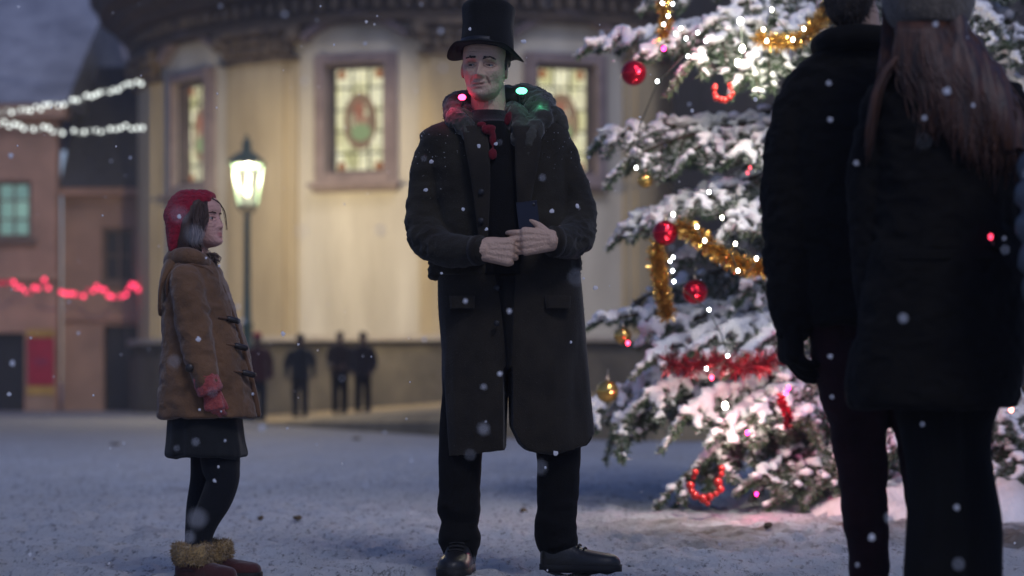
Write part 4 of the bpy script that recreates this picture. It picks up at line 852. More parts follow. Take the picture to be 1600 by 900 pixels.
link('body', blend(bd_, .006, 3), M_SKIN3, cpm)
hm = blend([(tw(ellipsoid((0, .10, .62), (.36, .40, .42), 24, 16)[0]), ellipsoid((0, 0, 0), (1, 1, 1), 24, 16)[1]), (tw(ellipsoid((0, .25, .30), (.30, .22, .36), 24, 16)[0]), ellipsoid((0, 0, 0), (1, 1, 1), 24, 16)[1])], .006, 2); wrinkle(hm, .008, (30, 30, 9), 2); hair = link('hair', hm, M_BROW, cpm); fuzz(hm, M_BROW, 'loose_hair', hair, 1500, .03, .0012, 3, .8)
M_BLK = cloth('black_jacket', (.0065, .0055, .0045), (.004, .0035, .003), .02); M_BLK2 = cloth('black_long_coat', (.006, .005, .004), (.004, .0033, .0028), .02)
jt = loft_px(D, [(58, 1288, 1398, .07, .09), (82, 1276, 1410, .09, .11), (100, 1252, 1432, .10, .12), (122, 1234, 1450, .115, .13), (170, 1226, 1460, .13, .14), (300, 1238, 1462, .14, .15), (430, 1246, 1462, .14, .15), (492, 1256, 1462, .145, .15), (506, 1262, 1460, .14, .145)], p=2.5)
sl_ = tube_px(D, [(1262, 138, 0, .072), (1246, 185, 0, .080), (1240, 260, .01, .082), (1236, 340, .0, .078), (1236, 420, -.01, .070), (1238, 480, -.02, .062), (1240, 508, -.02, .056)], n=22, m=5)
sr_ = tube_px(D, [(1446, 138, 0, .072), (1462, 185, 0, .078), (1468, 300, .01, .078), (1470, 420, .0, .068), (1468, 508, .0, .055)], n=22, m=5)
jm = blend([jt, sl_, sr_], .007, 3); wrinkle(jm, .009, (6, 6, 13), 7); wrinkle(jm, .005, (14, 14, 26), 8, ridge=True); link('jacket', jm, M_BLK, cpm)
cb = blend([tube_px(D, [(1284, 72, .03, .035), (1300, 62, -.07, .035), (1345, 56, -.10, .035), (1390, 62, -.07, .035), (1404, 74, .03, .035)], n=12)], .007, 1); link('jacket_collar', cb, M_BLK, cpm)
gv = blend(hand_geo(wr + np.array([0, 0, .03]), (0, 0, -1), (1, .1, 0), (0, 1, 0), .215, curl=(.5, .5, .55, .6), fat=1.5), .005, 2); link('glove', gv, M_BLK, cpm)
gv = blend(hand_geo(P(1466, 508, D), (0, 0, -1), (-1, .1, 0), (0, 1, 0), .20, curl=(.5, .5, .55, .6), fat=1.5), .005, 2); link('glove', gv, M_BLK, cpm)
M_RT = cloth('reddish_trousers', (.026, .009, .010), (.016, .006, .007), .04)
tr_ = [tube_px(D, [(1318, 470, 0, .105), (1322, 540, 0, .100), (1334, 620, 0, .092), (1344, 700, 0, .078), (1350, 780, 0, .070), (1356, 850, 0, .060), (1357, 885, 0, .060), (1358, 905, 0, .052)], n=22, m=5), tube_px(D, [(1415, 470, 0, .10), (1432, 620, 0, .088), (1446, 700, 0, .078), (1452, 780, 0, .07), (1458, 905, 0, .055)], n=22, m=5)]
tm_ = blend(tr_, .0065, 3); wrinkle(tm_, .007, (8, 8, 16), 4); link('trousers', tm_, M_RT, cpm)
M_MAR = M('maroon_leather', (.08, .014, .016), rough=.5, spec=.4, bst=.2)
for px, ag in ((1358, 100), (1458, 82)):
    a = P(px, 973, D); shoe(cpm, (a[0], D + .0, 0), R(ag), .28, .105, .11, M_MAR)

D = 5.35
cpw = thing('person', P(1490, 1000, D) * np.array([1, 1, 0]), 'person with long auburn hair, beige knitted hat and black coat seen from behind', 'person')
hp, tw, sf, inv = head_geo(.235, P(1450, -15, D + .01), yaw=R(178), pitch=0)
bd_ = hp + [tube([P(1462, 130, D), P(1455, 60, D), P(1452, 20, D)], [.065, .058, .056]), loft_px(D, [(120, 1400, 1530, .06, .06), (170, 1378, 1560, .09, .09), (320, 1390, 1550, .10, .10), (600, 1375, 1570, .11, .11)]),
       tube([P(1388, 175, D + .01), P(1373, 350, D + .03), P(1373, 530, D + .04)], [.04, .033, .028]), tube([P(1562, 175, D + .01), P(1587, 350, D + .03), P(1584, 530, D + .04)], [.04, .033, .028])] + [tube([P(x0, 580, D + .01), P(x0 + dx_, 740, D + .015), P(x0 + dx_, 960, D + .01)], [.075, .05, .04]) for x0, dx_ in ((1456, 10), (1514, -4))]
bd_ += hand_geo(P(1373, 530, D + .04), (0, .2, -1), (1, .1, 0), (0, 1, 0), .15) + hand_geo(P(1584, 530, D + .04), (0, .2, -1), (-1, .1, 0), (0, 1, 0), .165)
link('body', blend(bd_, .006, 3), M_SKIN3, cpw)
ct = loft_px(D, [(92, 1420, 1508, .07, .08), (112, 1392, 1545, .10, .10), (140, 1368, 1576, .12, .12), (190, 1358, 1588, .135, .135), (300, 1366, 1582, .14, .14), (400, 1356, 1586, .15, .15), (500, 1342, 1594, .165, .165), (580, 1330, 1596, .175, .175), (622, 1328, 1592, .18, .18), (636, 1334, 1584, .17, .17)], p=2.5, n=52)
sls = [tube_px(D, [(s0, 160, 0, .066), (s1, 260, .02, .072), (s1 + d_, 400, .03, .066), (s1 + d_ * 2, 500, .04, .056), (s1 + d_ * 2, 545, .04, .050)], n=20, m=5) for s0, s1, d_ in ((1386, 1370, 2), (1564, 1588, -1))]
cm = blend([ct] + sls, .0075, 3); wrinkle(cm, .009, (7, 7, 6), 23); wrinkle(cm, .005, (14, 14, 22), 28, ridge=True); coat = link('long_coat', cm, M_BLK2, cpw)
part('belt', loft_px(D, [(396, 1354, 1588, .153, .153), (412, 1353, 1589, .156, .156)], p=2.5), M_BLK, coat)
wt = [tube_px(D, [(1446, 560, 0, .12), (1456, 640, 0, .098), (1462, 700, 0, .086), (1466, 760, 0, .082), (1466, 830, 0, .086), (1464, 900, 0, .088), (1464, 955, 0, .088)], n=22, m=5), tube_px(D, [(1520, 560, 0, .115), (1500, 640, .02, .095), (1500, 700, .03, .082), (1508, 760, .03, .082), (1514, 820, .03, .086), (1514, 900, .03, .088), (1514, 955, .03, .088)], n=22, m=5)]
wm = blend(wt, .0065, 3); wrinkle(wm, .008, (9, 9, 3), 33); link('trousers', wm, M_TROU, cpw)
for px, ag in ((1464, 96), (1514, 84)):
    a = P(px, 1004, D); shoe(cpw, (a[0], D + .02, 0), R(ag), .26, .095, .10, M_SHOE)
M_BEIGE = M('beige_knit', (.13, .105, .08), (.07, .058, .045), rough=.95, scale=60, bs=120, bst=.9, bd=.008, sheen=.3, stretch=(1, 1, .3))
rows = [(-130, 1430, 1472, .03, .03), (-122, 1412, 1492, .06, .06), (-100, 1396, 1508, .085, .085), (-60, 1386, 1516, .105, .105), (-20, 1384, 1516, .112, .112), (6, 1386, 1515, .115, .11), (30, 1392, 1511, .115, .10), (42, 1402, 1504, .11, .08)]
bm_ = blend([loft_px(D, rows, p=2.2, n=60)], .0045, 1); v = coords(bm_); nn = normals(bm_); aa = np.arctan2(v[:, 1] - D, v[:, 0] - P(1450, 0, D)[0]); setco(bm_, v + nn * (np.sin(aa * 46) * .0022)[:, None]); bh = link('knitted_hat', bm_, M_BEIGE, cpw)
part('hat_brim', blend and loft_px(D, [(-2, 1382, 1519, .118, .114), (4, 1380, 1521, .121, .117), (26, 1386, 1516, .121, .108), (40, 1396, 1508, .116, .095), (44, 1402, 1503, .108, .085)], p=2.2, n=60), M_BEIGE, bh)
M_AUB = M('auburn_hair', (.085, .030, .013), (.022, .009, .006), scale=60, rough=.42, bs=200, bst=.4, stretch=(1, 1, .08), spec=.5)
hb = blend([loft_px(D, [(25, 1398, 1506, .10, .06), (60, 1400, 1520, .112, .05), (92, 1398, 1545, .135, .03), (130, 1402, 1572, .150, .0), (165, 1440, 1590, .158, -.03), (205, 1490, 1598, .160, -.05), (245, 1530, 1598, .150, -.08)], p=2.3, n=52)], .006, 2)
wrinkle(hb, .012, (34, 10, 3), 12); hair = link('hair', hb, M_AUB, cpw)
rg = np.random.default_rng(8); st = []
for i in range(520):
    u = rg.random(); x1 = 1402 + 104 * u; x2 = 1398 + 150 * u + rg.normal(0, 4); x3 = 1412 + 185 * u + rg.normal(0, 6); x4 = 1420 + 180 * u + rg.normal(0, 8); e = 165 + 110 * u + rg.normal(0, 20)
    bow = math.sin(u * math.pi); st.append([P(x1, 34, D - .07 - .045 * bow), P(x2, 100, D - .085 - .06 * bow), P(x3, 110 + .5 * (e - 110), D - .10 - .068 * bow), P(x4, max(e, 150), D - .10 - .068 * bow)])
for i in range(110):    # the lock over the shoulder
    w_ = rg.normal(0, 3.2); y_ = rg.uniform(-.03, .05); st.append([P(1424 + w_, 78, D - .07 + y_), P(1392 + w_, 100, D - .07 + y_), P(1368 + w_, 150, D - .075 + y_), P(1356 + w_ * .7 + rg.normal(0, 2), 225 + rg.normal(0, 12), D - .07 + y_)])
for i in range(90): 
    w_ = rg.normal(0, 4); st.append([P(1390 + w_, -10, D + .06), P(1388 + w_, 30, D + .05), P(1386 + w_, 70, D + .02), P(1380 + w_ + rg.normal(0, 3), 110 + 20 * rg.random(), D - .04)])
strands(st, .0022, M_AUB, 'hair_strands', hair, 4)
rb_ = thing('added_red_light', P(1548, 372, D - .19), 'small added red light on the back of the black coat under the auburn hair', 'light')  # invented clip-on light, added to give a red glowing spot here
part('bulb', ellipsoid(P(1548, 370, D - .175), (.006, .005, .008), 12, 8), E('added_red_glow', (1, .05, .12), 3), rb_); part('clip', tube([P(1549, 374, D - .172), P(1552, 382, D - .168)], [.003, .002], n=6, m=1), M('clip_pink', (.3, .1, .1), bst=0), rb_)

# person cut off by the right frame edge
D = 4.9
def generic_person(root, x, y, z0, h, yaw, top, leg, hatcol=None, haircol=M_BROW, vox=.011, puffy=0.0, skin=M_SKIN3, armout=.0, bend=0.0, stride=0.0):
    k = h / 1.7; Rm = rotz(yaw); T = lambda V: (np.asarray(V) * k) @ Rm.T + np.array([x, y, z0])
    def tb(pts, rr, n=16): return tube(T(np.array(pts)), [r * k for r in rr], n=n)
    def lf(rows):
        c, s = sellipse(32, 2.4); return loft([T(np.stack([c * w, s * d, np.full(32, z)], 1)) for z, w, d in smooth_rows(rows, 4)])
    hp, tw, sf, inv = head_geo(.23 * k, T(np.array([[0, -.01, 1.56]]))[0], yaw=yaw, nt=44, nf=56); parts = hp + [tb([(0, .02, 1.36), (0, .02, 1.45), (0, .01, 1.55)], [.06, .055, .055])]
    parts += [lf([(1.38, .12, .07), (1.2, .15, .10), (.95, .14, .10), (.85, .15, .10)])]
    hands = []
    for s in (-1, 1):
        parts += [tb([(s * .18, .0, 1.36), (s * (.23 + armout), .02, 1.08), (s * (.235 + armout - bend * .6), -.04 - bend, .84 + bend * .9)], [.045, .04, .03]), tb([(s * .08, 0, .88), (s * .09, -s * stride, .5), (s * .09, .01 - s * stride * 2, .08)], [.075, .055, .045])]
        parts += hand_geo(T(np.array([[s * (.235 + armout - bend * .6), -.04 - bend, .84 + bend * .9]]))[0], Rm @ (-s * bend * 3, -.2 - bend * 4, -1 + bend * 4), Rm @ (-s, 0, 0), Rm @ (0, -1, 0), .17 * k, fat=1.1)
    link('body', blend(parts, vox * .7, 2), skin, root)
    jk = [lf([(1.43, .085 + puffy, .085), (1.40, .15 + puffy, .10), (1.34, .195 + puffy, .115 + puffy), (1.15, .195 + puffy, .135 + puffy), (.95, .19 + puffy, .135 + puffy), (.80, .205 + puffy, .14 + puffy), (.76, .20, .135)])]
    for s in (-1, 1): jk.append(tb([(s * .185, 0, 1.35), (s * (.225 + armout), .01, 1.2), (s * (.24 + armout), .02, 1.06), (s * (.242 + armout - bend * .3), -.02 - bend * .5, .92 + bend * .45), (s * (.24 + armout - bend * .6), -.035 - bend, .85 + bend * .9)], [.062 + puffy * .5, .066 + puffy * .5, .062 + puffy * .5, .056, .048]))
    jm = blend(jk, vox * .8, 3)
    if puffy:
        v = coords(jm); nn = normals(jm); setco(jm, v + nn * (np.abs(np.sin((v[:, 2] + .15 * (v[:, 0] - x)) * 42)) ** .6 * .022)[:, None]); 
    wrinkle(jm, .008 * k, (8 / k, 8 / k, 14 / k), int(abs(x) * 100)); link('jacket', jm, top, root)
    tr = blend([tb([(s * .085, 0, .86), (s * .095, -s * stride, .5), (s * .095, .01 - s * stride * 2, .07)], [.10, .082, .068]) for s in (-1, 1)], vox * .8, 3); wrinkle(tr, .006, (8, 8, 16), 3); link('trousers', tr, leg, root)
    for s in (-1, 1):
        a = T(np.array([[s * .095, .03 - s * stride * 2, 0]]))[0]; shoe(root, (a[0], a[1], z0), yaw - math.pi / 2 - s * .2, .26 * k, .10 * k, .09 * k, M_SHOE, laces=False)
    g = ellipsoid((0, .07, .63), (.355, .41, .40), 24, 14); hh = [(tw(g[0]), g[1])]
    hm = blend(hh, vox * .6, 1); wrinkle(hm, .006, (30, 30, 20))
    if hatcol is None: link('hair', hm, haircol, root)
    else:
        link('hair', hm, haircol, root); g2 = lathe((0, .05, .60), [(.385, 0), (.40, .05), (.40, .12), (.37, .26), (.27, .40), (.10, .46), (.02, .465)], 28); V = g2[0].copy(); V[:, 1] = (V[:, 1] - .05) * 1.12 + .05; part('knitted_hat', (tw(V), g2[1]), hatcol, root)
    eyes_brows(root, tw, sf, .23 * k)
pz = P(1812, 0, D)
p5 = thing('person', (pz[0], D, 0), 'person in a grey blue quilted jacket cut off by the right frame edge', 'person')
generic_person(p5, pz[0], D, 0, 1.72, R(170), M('grey_blue_quilt', (.09, .11, .135), (.06, .075, .09), rough=.5, scale=6, bs=60, bst=.3, spec=.4), M_TROU, puffy=.03, vox=.012)
M_SKIN4 = skin_mat('shaded_skin', (.10, .06, .045), (.08, .04, .035))  # skin of the distant figures, darkened in colour to read as shaded
# children by the church
M_B1 = cloth('dark_teal_jacket', (.007, .010, .013)); M_B2 = cloth('brown_jacket', (.016, .009, .008)); M_B3 = cloth('dark_plum_coat', (.009, .006, .007)); M_B4 = cloth('red_brown_jacket', (.04, .012, .012)); M_JEAN = cloth('dark_jeans', (.007, .008, .011))
bgp = [(402, 31.8, 1.22, .25, M_B4, M_JEAN, M_KNIT, 'child in a red hat half hidden behind the tan duffle coat', 516),
       (469, 32.5, 1.30, .15, M_B1, M_JEAN, cloth('dark_beanie', (.010, .011, .014)), 'person in a dark teal jacket with arms slightly out, left of a close pair', 519),
       (531, 32.3, 1.34, -.1, M_B2, M_TROU, None, 'person in a brown jacket, left one of the close pair before the church', 514),
       (567, 32.0, 1.34, -.2, M_B3, M_TROU, cloth('rust_hat', (.045, .018, .012)), 'person in a dark plum coat and rusty hat, right one of the close pair', 516)]
for i, (px, dd, h, yw, top, leg, hatc, lb, ytop) in enumerate(bgp):
    x = float(P(px, 0, dd)[0]); z = max(pave_z(x), .012); r = thing('person', (x, dd, z), lb, 'person', 'people standing by the church')
    h = (float(P(0, ytop, dd)[2]) - z) / 1.03; generic_person(r, x, dd, z, h, yw, top, leg, hatc, vox=.013, skin=M_SKIN4, armout=(.02, .04, .0, .02)[i], bend=(0, 0, .16, .05)[i], stride=(.03, .04, 0, -.03)[i])
# ================================================================== christmas tree
TD = 12.1; tx = float(P(1405, 0, TD)[0])
tree = thing('christmas_tree', (tx, TD, 0), 'tall snow covered christmas tree behind the couple in black', 'tree')
M_BARK = M('spruce_bark', (.10, .065, .045), (.05, .035, .028), scale=14, bs=40, bst=.8, bd=.02)
part('trunk', tube([(tx, TD, -.05), (tx + .02, TD, 1.5), (tx, TD + .02, 3.6), (tx, TD, 6.0), (tx, TD, 7.6)], [.17, .14, .10, .05, .012], n=16), M_BARK, tree)
m, nt, b, _ = nodes('spruce_needles'); a = N(nt, 'ShaderNodeAttribute'); a.attribute_name = 'frost'
f = noise_fac(nt, 9, 3, lo=.35, hi=.65); c = mixc(nt, f, (.040, .075, .034), (.080, .118, .055)); c = mixc(nt, a.outputs['Fac'], c, (.70, .68, .66)); nt.links.new(c, b.inputs['Base Color']); b.inputs['Roughness'].default_value = .6
M_NEED = m
M_SNOW = M('clinging_snow', (.84, .81, .80), (.74, .71, .70), rough=.7, scale=12, bs=90, bst=.6, bd=.006)
def need_cloud(segs, rad, rg, per=620, ln=.034, wd=.0030, frost=.5):
    """segs: (n,2,3) twig segments -> needles round each"""
    a, b_ = segs[:, 0], segs[:, 1]; L = np.linalg.norm(b_ - a, axis=1); cnt = np.maximum(1, (L * per).astype(int)); k = np.repeat(np.arange(len(segs)), cnt); n = len(k)
    u = rg.random((n, 1)); p = a[k] + (b_[k] - a[k]) * u; t = (b_ - a)[k] / (L[k][:, None] + 1e-9)
    r = rg.normal(0, 1, (n, 3)); r -= t * (r * t).sum(1, keepdims=True); r /= np.linalg.norm(r, axis=1)[:, None] + 1e-9
    d = t * .65 + r * .8; d /= np.linalg.norm(d, axis=1)[:, None]; s = np.cross(d, rg.normal(0, 1, (n, 3))); s /= np.linalg.norm(s, axis=1)[:, None] + 1e-9
    ll = ln * rg.uniform(.6, 1.2, (n, 1)); Q = np.stack([p - s * wd, p + s * wd, p + d * ll + s * wd * .4, p + d * ll - s * wd * .4], 1).reshape(-1, 3)
    fr = np.clip((r[:, 2] * .9 + rg.normal(0, .35, n) + frost - .64) * 1.15, 0, 1); return Q, n, np.repeat(fr, 4)
def branch(p0, p1, seed, arch=.10, ntw=22, tl=.34, frost=.5, snow=1.0, droop=.35, hang=.15, start=.25):
    rg = np.random.default_rng(seed); p0, p1 = np.array(p0, float), np.array(p1, float); Lb = np.linalg.norm(p1 - p0); mid = (p0 + p1) / 2 + np.array([0, 0, arch * Lb]) + rg.normal(0, .03, 3)
    u = np.linspace(0, 1, 16)[:, None]; ax = (1 - u) ** 2 * p0 + 2 * u * (1 - u) * mid + u * u * p1; ax[-4:, 2] -= hang * np.array([.0, .03, .09, .18]) * min(1, Lb)
    segs = [np.stack([ax[i], ax[i + 1]]) for i in range(int(16 * start), 15)]; sn = []; wood = [(ax, np.linspace(.026, .006, 16))]
    at = lambda s: np.array([np.interp(s, np.linspace(0, 1, 16), ax[:, j]) for j in range(3)])
    for i in range(ntw):
        s = start + (1 - start) * (i + rg.uniform(.1, .9)) / ntw; q = at(s); tg = at(min(s + .05, 1)) - at(max(s - .05, 0)); tg /= np.linalg.norm(tg) + 1e-9
        sd = np.cross(tg, (0, 0, 1)); sd /= np.linalg.norm(sd) + 1e-9; sgn = 1 if i % 2 else -1
        d = tg * rg.uniform(.5, .9) + sd * sgn * rg.uniform(.45, .95) - np.array([0, 0, droop * rg.uniform(.3, 1.5)]); d /= np.linalg.norm(d); l = tl * rg.uniform(.65, 1.15) * (1.0 - .55 * s)
        k = 6; w = np.array([q + d * l * j / k - np.array([0, 0, droop * .55 * l * (j / k) ** 2]) for j in range(k + 1)]); wood.append((w[::2], np.linspace(.008, .003, len(w[::2]))))
        segs += [np.stack([w[j], w[j + 1]]) for j in range(k)]
        for j in range(1, k):
            for sg in (-1, 1):
                e = np.cross(d, (0, 0, 1)); e /= np.linalg.norm(e) + 1e-9; dd = d * .65 + e * sg * .7 - np.array([0, 0, droop * rg.uniform(0, .9)]); dd /= np.linalg.norm(dd); l2 = l * rg.uniform(.25, .5) * (1 - .6 * j / k)
                segs.append(np.stack([w[j], w[j] + dd * l2]))
                if rg.random() < .40 * snow: 
                    for fq in (.3, .75): sn.append((w[j] + dd * l2 * fq + (0, 0, .012), rg.uniform(.011, .022)))
            if rg.random() < .62 * snow: sn.append((w[j] + (0, 0, .016), rg.uniform(.016, .037) * (1 - .35 * j / k)))
    for s in np.linspace(start, 1.0, int(Lb * 26)):
        if rg.random() < snow: sn.append((at(s) + (0, 0, .022) + rg.normal(0, .010, 3), rg.uniform(.028, .058) * (1 - .35 * s)))
    Q, n, fr = need_cloud(np.array(segs), .03, rg, frost=frost); me = mesh_from_quads('branch', Q, n); at_ = me.attributes.new('frost', 'FLOAT', 'POINT'); at_.data.foreach_set('value', fr.astype(np.float32)); me.materials.append(M_NEED)
    o = bpy.data.objects.new('branch', me); COL.objects.link(o); o.parent = tree; me.transform(Matrix.Translation(-tree.location))
    part('stem', cat(*[tube(w, r, n=6, m=1, capround=False) for w, r in wood]), M_BARK, o)
    if sn and snow > .05:
        prts = []
        for c_, r in sn:
            v, fc = ICO; q = v * np.array([r * 1.25, r * 1.25, r * .75]) * (1 + .18 * rg.normal(0, 1, (len(v), 1))); prts.append((q @ rotz(rg.uniform(0, 6.28)).T + c_, fc))
        sm = blend(prts, .0105, 1, .5); wrinkle(sm, .009, (38, 38, 38), seed); link('snow', sm, M_SNOW, o)
    return ax
bmx = bmesh.new(); bmesh.ops.create_icosphere(bmx, subdivisions=1, radius=1.0); ICO = (np.array([v.co[:] for v in bmx.verts]), [tuple(v.index for v in f.verts) for f in bmx.faces]); bmx.free()
def TR(py): 
    z = float(P(0, py, TD)[2]); return np.array([tx, TD - .05, z])
# (tip px, tip py, tip depth, trunk py, kwargs): the limbs the picture shows left of the couple
LIMBS = [
 (918, 66, 11.1, 20, dict(arch=.02, ntw=20, tl=.30, snow=1.0, droop=.30, frost=.6)),
 (1000, 78, 10.9, 0, dict(arch=.06, ntw=22, tl=.36, snow=.95, droop=.45, frost=.5)),
 (1080, 85, 10.7, -10, dict(arch=.08, ntw=22, tl=.40, snow=.7, droop=.55, frost=.45)),
 (1160, 105, 10.6, -20, dict(arch=.10, ntw=22, tl=.42, snow=.75, droop=.6, frost=.5)),
 (1105, 30, 11.0, -60, dict(arch=.08, ntw=20, tl=.40, snow=.9, droop=.45)),
 (1225, 80, 10.9, -40, dict(arch=.06, ntw=18, tl=.36, snow=.9, droop=.5)),
 (1010, -10, 11.3, -60, dict(arch=.04, ntw=18, tl=.34, snow=.9, droop=.4)),
 (940, 205, 11.2, 190, dict(arch=.03, ntw=26, tl=.36, snow=.55, droop=.50, frost=.6)),
 (985, 238, 11.0, 190, dict(arch=.07, ntw=24, tl=.38, snow=.5, droop=.70, frost=.6)),
 (1085, 225, 10.9, 190, dict(arch=.05, ntw=24, tl=.36, snow=.55, droop=.6, frost=.6)),
 (1150, 235, 10.8, 180, dict(arch=.05, ntw=22, tl=.34, snow=.6, droop=.6, frost=.55)),
 (970, 350, 11.1, 250, dict(arch=.07, ntw=26, tl=.34, snow=1.0, droop=.45, frost=.6)),
 (1010, 335, 10.9, 240, dict(arch=.07, ntw=24, tl=.34, snow=1.0, droop=.55, frost=.55)),
 (1085, 310, 10.8, 230, dict(arch=.06, ntw=24, tl=.38, snow=.9, droop=.5, frost=.5)),
 (1140, 345, 10.7, 250, dict(arch=.06, ntw=22, tl=.36, snow=.85, droop=.5)),
 (1060, 395, 11.4, 300, dict(arch=.06, ntw=20, tl=.30, snow=.7, droop=.6, frost=.6)),
 (1165, 450, 11.0, 340, dict(arch=.05, ntw=18, tl=.30, snow=.7, droop=.6, frost=.5)),
 (936, 494, 11.2, 470, dict(arch=.03, ntw=16, tl=.24, snow=.9, droop=.35, frost=.6, start=.35)),
 (1005, 512, 11.0, 470, dict(arch=.04, ntw=16, tl=.28, snow=.7, droop=.5, start=.3)),
 (1020, 545, 10.8, 470, dict(arch=.06, ntw=24, tl=.34, snow=1.0, droop=.35, frost=.5)),
 (1090, 535, 10.7, 465, dict(arch=.05, ntw=24, tl=.34, snow=1.0, droop=.4)),
 (1165, 545, 10.6, 470, dict(arch=.05, ntw=22, tl=.34, snow=.9, droop=.4)),
 (922, 612, 11.1, 540, dict(arch=.05, ntw=26, tl=.40, snow=1.0, droop=.6, frost=.45, hang=.5)),
 (955, 640, 10.9, 545, dict(arch=.06, ntw=24, tl=.40, snow=.7, droop=.9, frost=.3, hang=.5)),
 (1010, 610, 10.8, 545, dict(arch=.06, ntw=24, tl=.40, snow=1.0, droop=.6, frost=.5)),
 (1070, 640, 10.6, 555, dict(arch=.06, ntw=24, tl=.40, snow=1.0, droop=.55, frost=.6)),
 (1130, 660, 10.5, 560, dict(arch=.06, ntw=26, tl=.42, snow=1.0, droop=.55, frost=.6)),
 (1110, 700, 10.6, 590, dict(arch=.06, ntw=26, tl=.42, snow=.8, droop=.6, frost=.5)),
 (1050, 735, 10.7, 610, dict(arch=.08, ntw=22, tl=.34, snow=.25, droop=.7, frost=.3, hang=.6)),
 (1180, 640, 10.5, 555, dict(arch=.08, ntw=24, tl=.40, snow=.8, droop=.5, frost=.5)),
 (1215, 600, 10.7, 540, dict(arch=.10, ntw=22, tl=.40, snow=.8, droop=.5, frost=.5)),
 (1250, 650, 10.6, 560, dict(arch=.08, ntw=24, tl=.42, snow=.45, droop=.6, frost=.3)),
 (1180, 745, 10.5, 620, dict(arch=.06, ntw=24, tl=.38, snow=.45, droop=.5, frost=.35)),
 (1240, 755, 10.5, 620, dict(arch=.06, ntw=24, tl=.40, snow=.3, droop=.45, frost=.25)),
 (1290, 745, 10.5, 620, dict(arch=.06, ntw=24, tl=.40, snow=.3, droop=.45, frost=.25)),
 (1395, 700, 10.5, 600, dict(arch=.06, ntw=22, tl=.40, snow=.4, droop=.5, frost=.3)),
 (1405, 765, 10.5, 640, dict(arch=.05, ntw=22, tl=.36, snow=.3, droop=.4, frost=.25)),
 (1330, 700, 10.5, 590, dict(arch=.06, ntw=22, tl=.40, snow=.5, droop=.5, frost=.35)),
 # right of the couple
 (1575, 640, 10.7, 560, dict(arch=.08, ntw=24, tl=.42, snow=.9, droop=.6, frost=.4)),
 (1640, 650, 10.9, 560, dict(arch=.08, ntw=24, tl=.42, snow=.9, droop=.6, frost=.4)),
 (1600, 720, 10.6, 610, dict(arch=.06, ntw=24, tl=.42, snow=.35, droop=.6, frost=.3)),
 (1560, 745, 10.6, 620, dict(arch=.06, ntw=22, tl=.40, snow=.3, droop=.5, frost=.3)),
 (1680, 740, 10.9, 620, dict(arch=.06, ntw=22, tl=.40, snow=.4, droop=.5, frost=.3)),
 (1560, 30, 10.8, -50, dict(arch=.08, ntw=24, tl=.42, snow=.6, droop=.6, frost=.5)),
 (1620, 60, 10.9, -30, dict(arch=.08, ntw=24, tl=.42, snow=.6, droop=.6, frost=.5)),
 (1590, -40, 11.0, -110, dict(arch=.08, ntw=22, tl=.40, snow=.7, droop=.5)),
 (1650, 160, 10.9, 60, dict(arch=.08, ntw=22, tl=.40, snow=.7, droop=.5)),
]
AX = [branch(TR(sy), P(px, py, dd), 100 + i, **kw) for i, (px, py, dd, sy, kw) in enumerate(LIMBS)]
rg = np.random.default_rng(3)
for i in range(34):     # limbs at the back, inside and above the frame
    z = .45 + 6.6 * (i + .5) / 34; az = (i * 2.399) % (2 * math.pi); ln = 1.75 * (1 - z / 7.8) + .15
    if math.sin(az) < -.25 and z < 2.9: az = -az
    branch((tx, TD, z + .12), (tx + ln * math.cos(az), TD + ln * math.sin(az), z - .16), 300 + i, ntw=14, tl=.40 * ln / 1.5 + .1, snow=.35, droop=.5)

# ------------------------------------------------------------------ ornaments
M_RBALL = M('red_glass', (.50, .008, .03), (.42, .006, .025), rough=.10, spec=.8, metal=.85, bst=0); M_GBALL = M('gold_glass', (.62, .38, .10), (.5, .3, .08), rough=.13, spec=.8, metal=.9, bst=0); M_CAP = M('bauble_cap', (.5, .45, .35), rough=.3, metal=.9, bst=0)
def bauble(px, py, dd, r, mat, label, grp):
    c = P(px, py, dd); o = thing('bauble', c, label, 'bauble', grp)
    part('ball', ellipsoid(c, (r, r, r), 32, 20), mat, o); part('cap', lathe((c[0], c[1], c[2] + r * .96), [(.011, 0), (.011, .014), (.004, .018), (.004, .03)], 12), M_CAP, o)
    part('hanger', tube([c + (0, 0, r + .02), c + (.004, .01, r + .06)], [.0015, .0015], n=5, m=1), M_CAP, o); return o
bauble(990, 114, 10.75, .067, M_RBALL, 'large red bauble hanging under the snowy uppermost branch tip', 'red baubles'); bauble(1039, 364, 10.7, .066, M_RBALL, 'red bauble at the top of the vertical gold tinsel', 'red baubles'); bauble(1086, 456, 10.75, .066, M_RBALL, 'red bauble in the dark gap beside the foot of the vertical gold tinsel', 'red baubles')
bauble(949, 612, 10.8, .060, M_GBALL, 'large gold bauble on the low drooping branch next to the dark coat', 'gold baubles'); bauble(973, 525, 10.95, .048, M_GBALL, 'small gold bauble under the short snowy tip, beside a tiny red light', 'gold baubles'); bauble(1008, 282, 10.9, .042, M_GBALL, 'gold bauble half hidden under the drooping frosted branch', 'gold baubles')
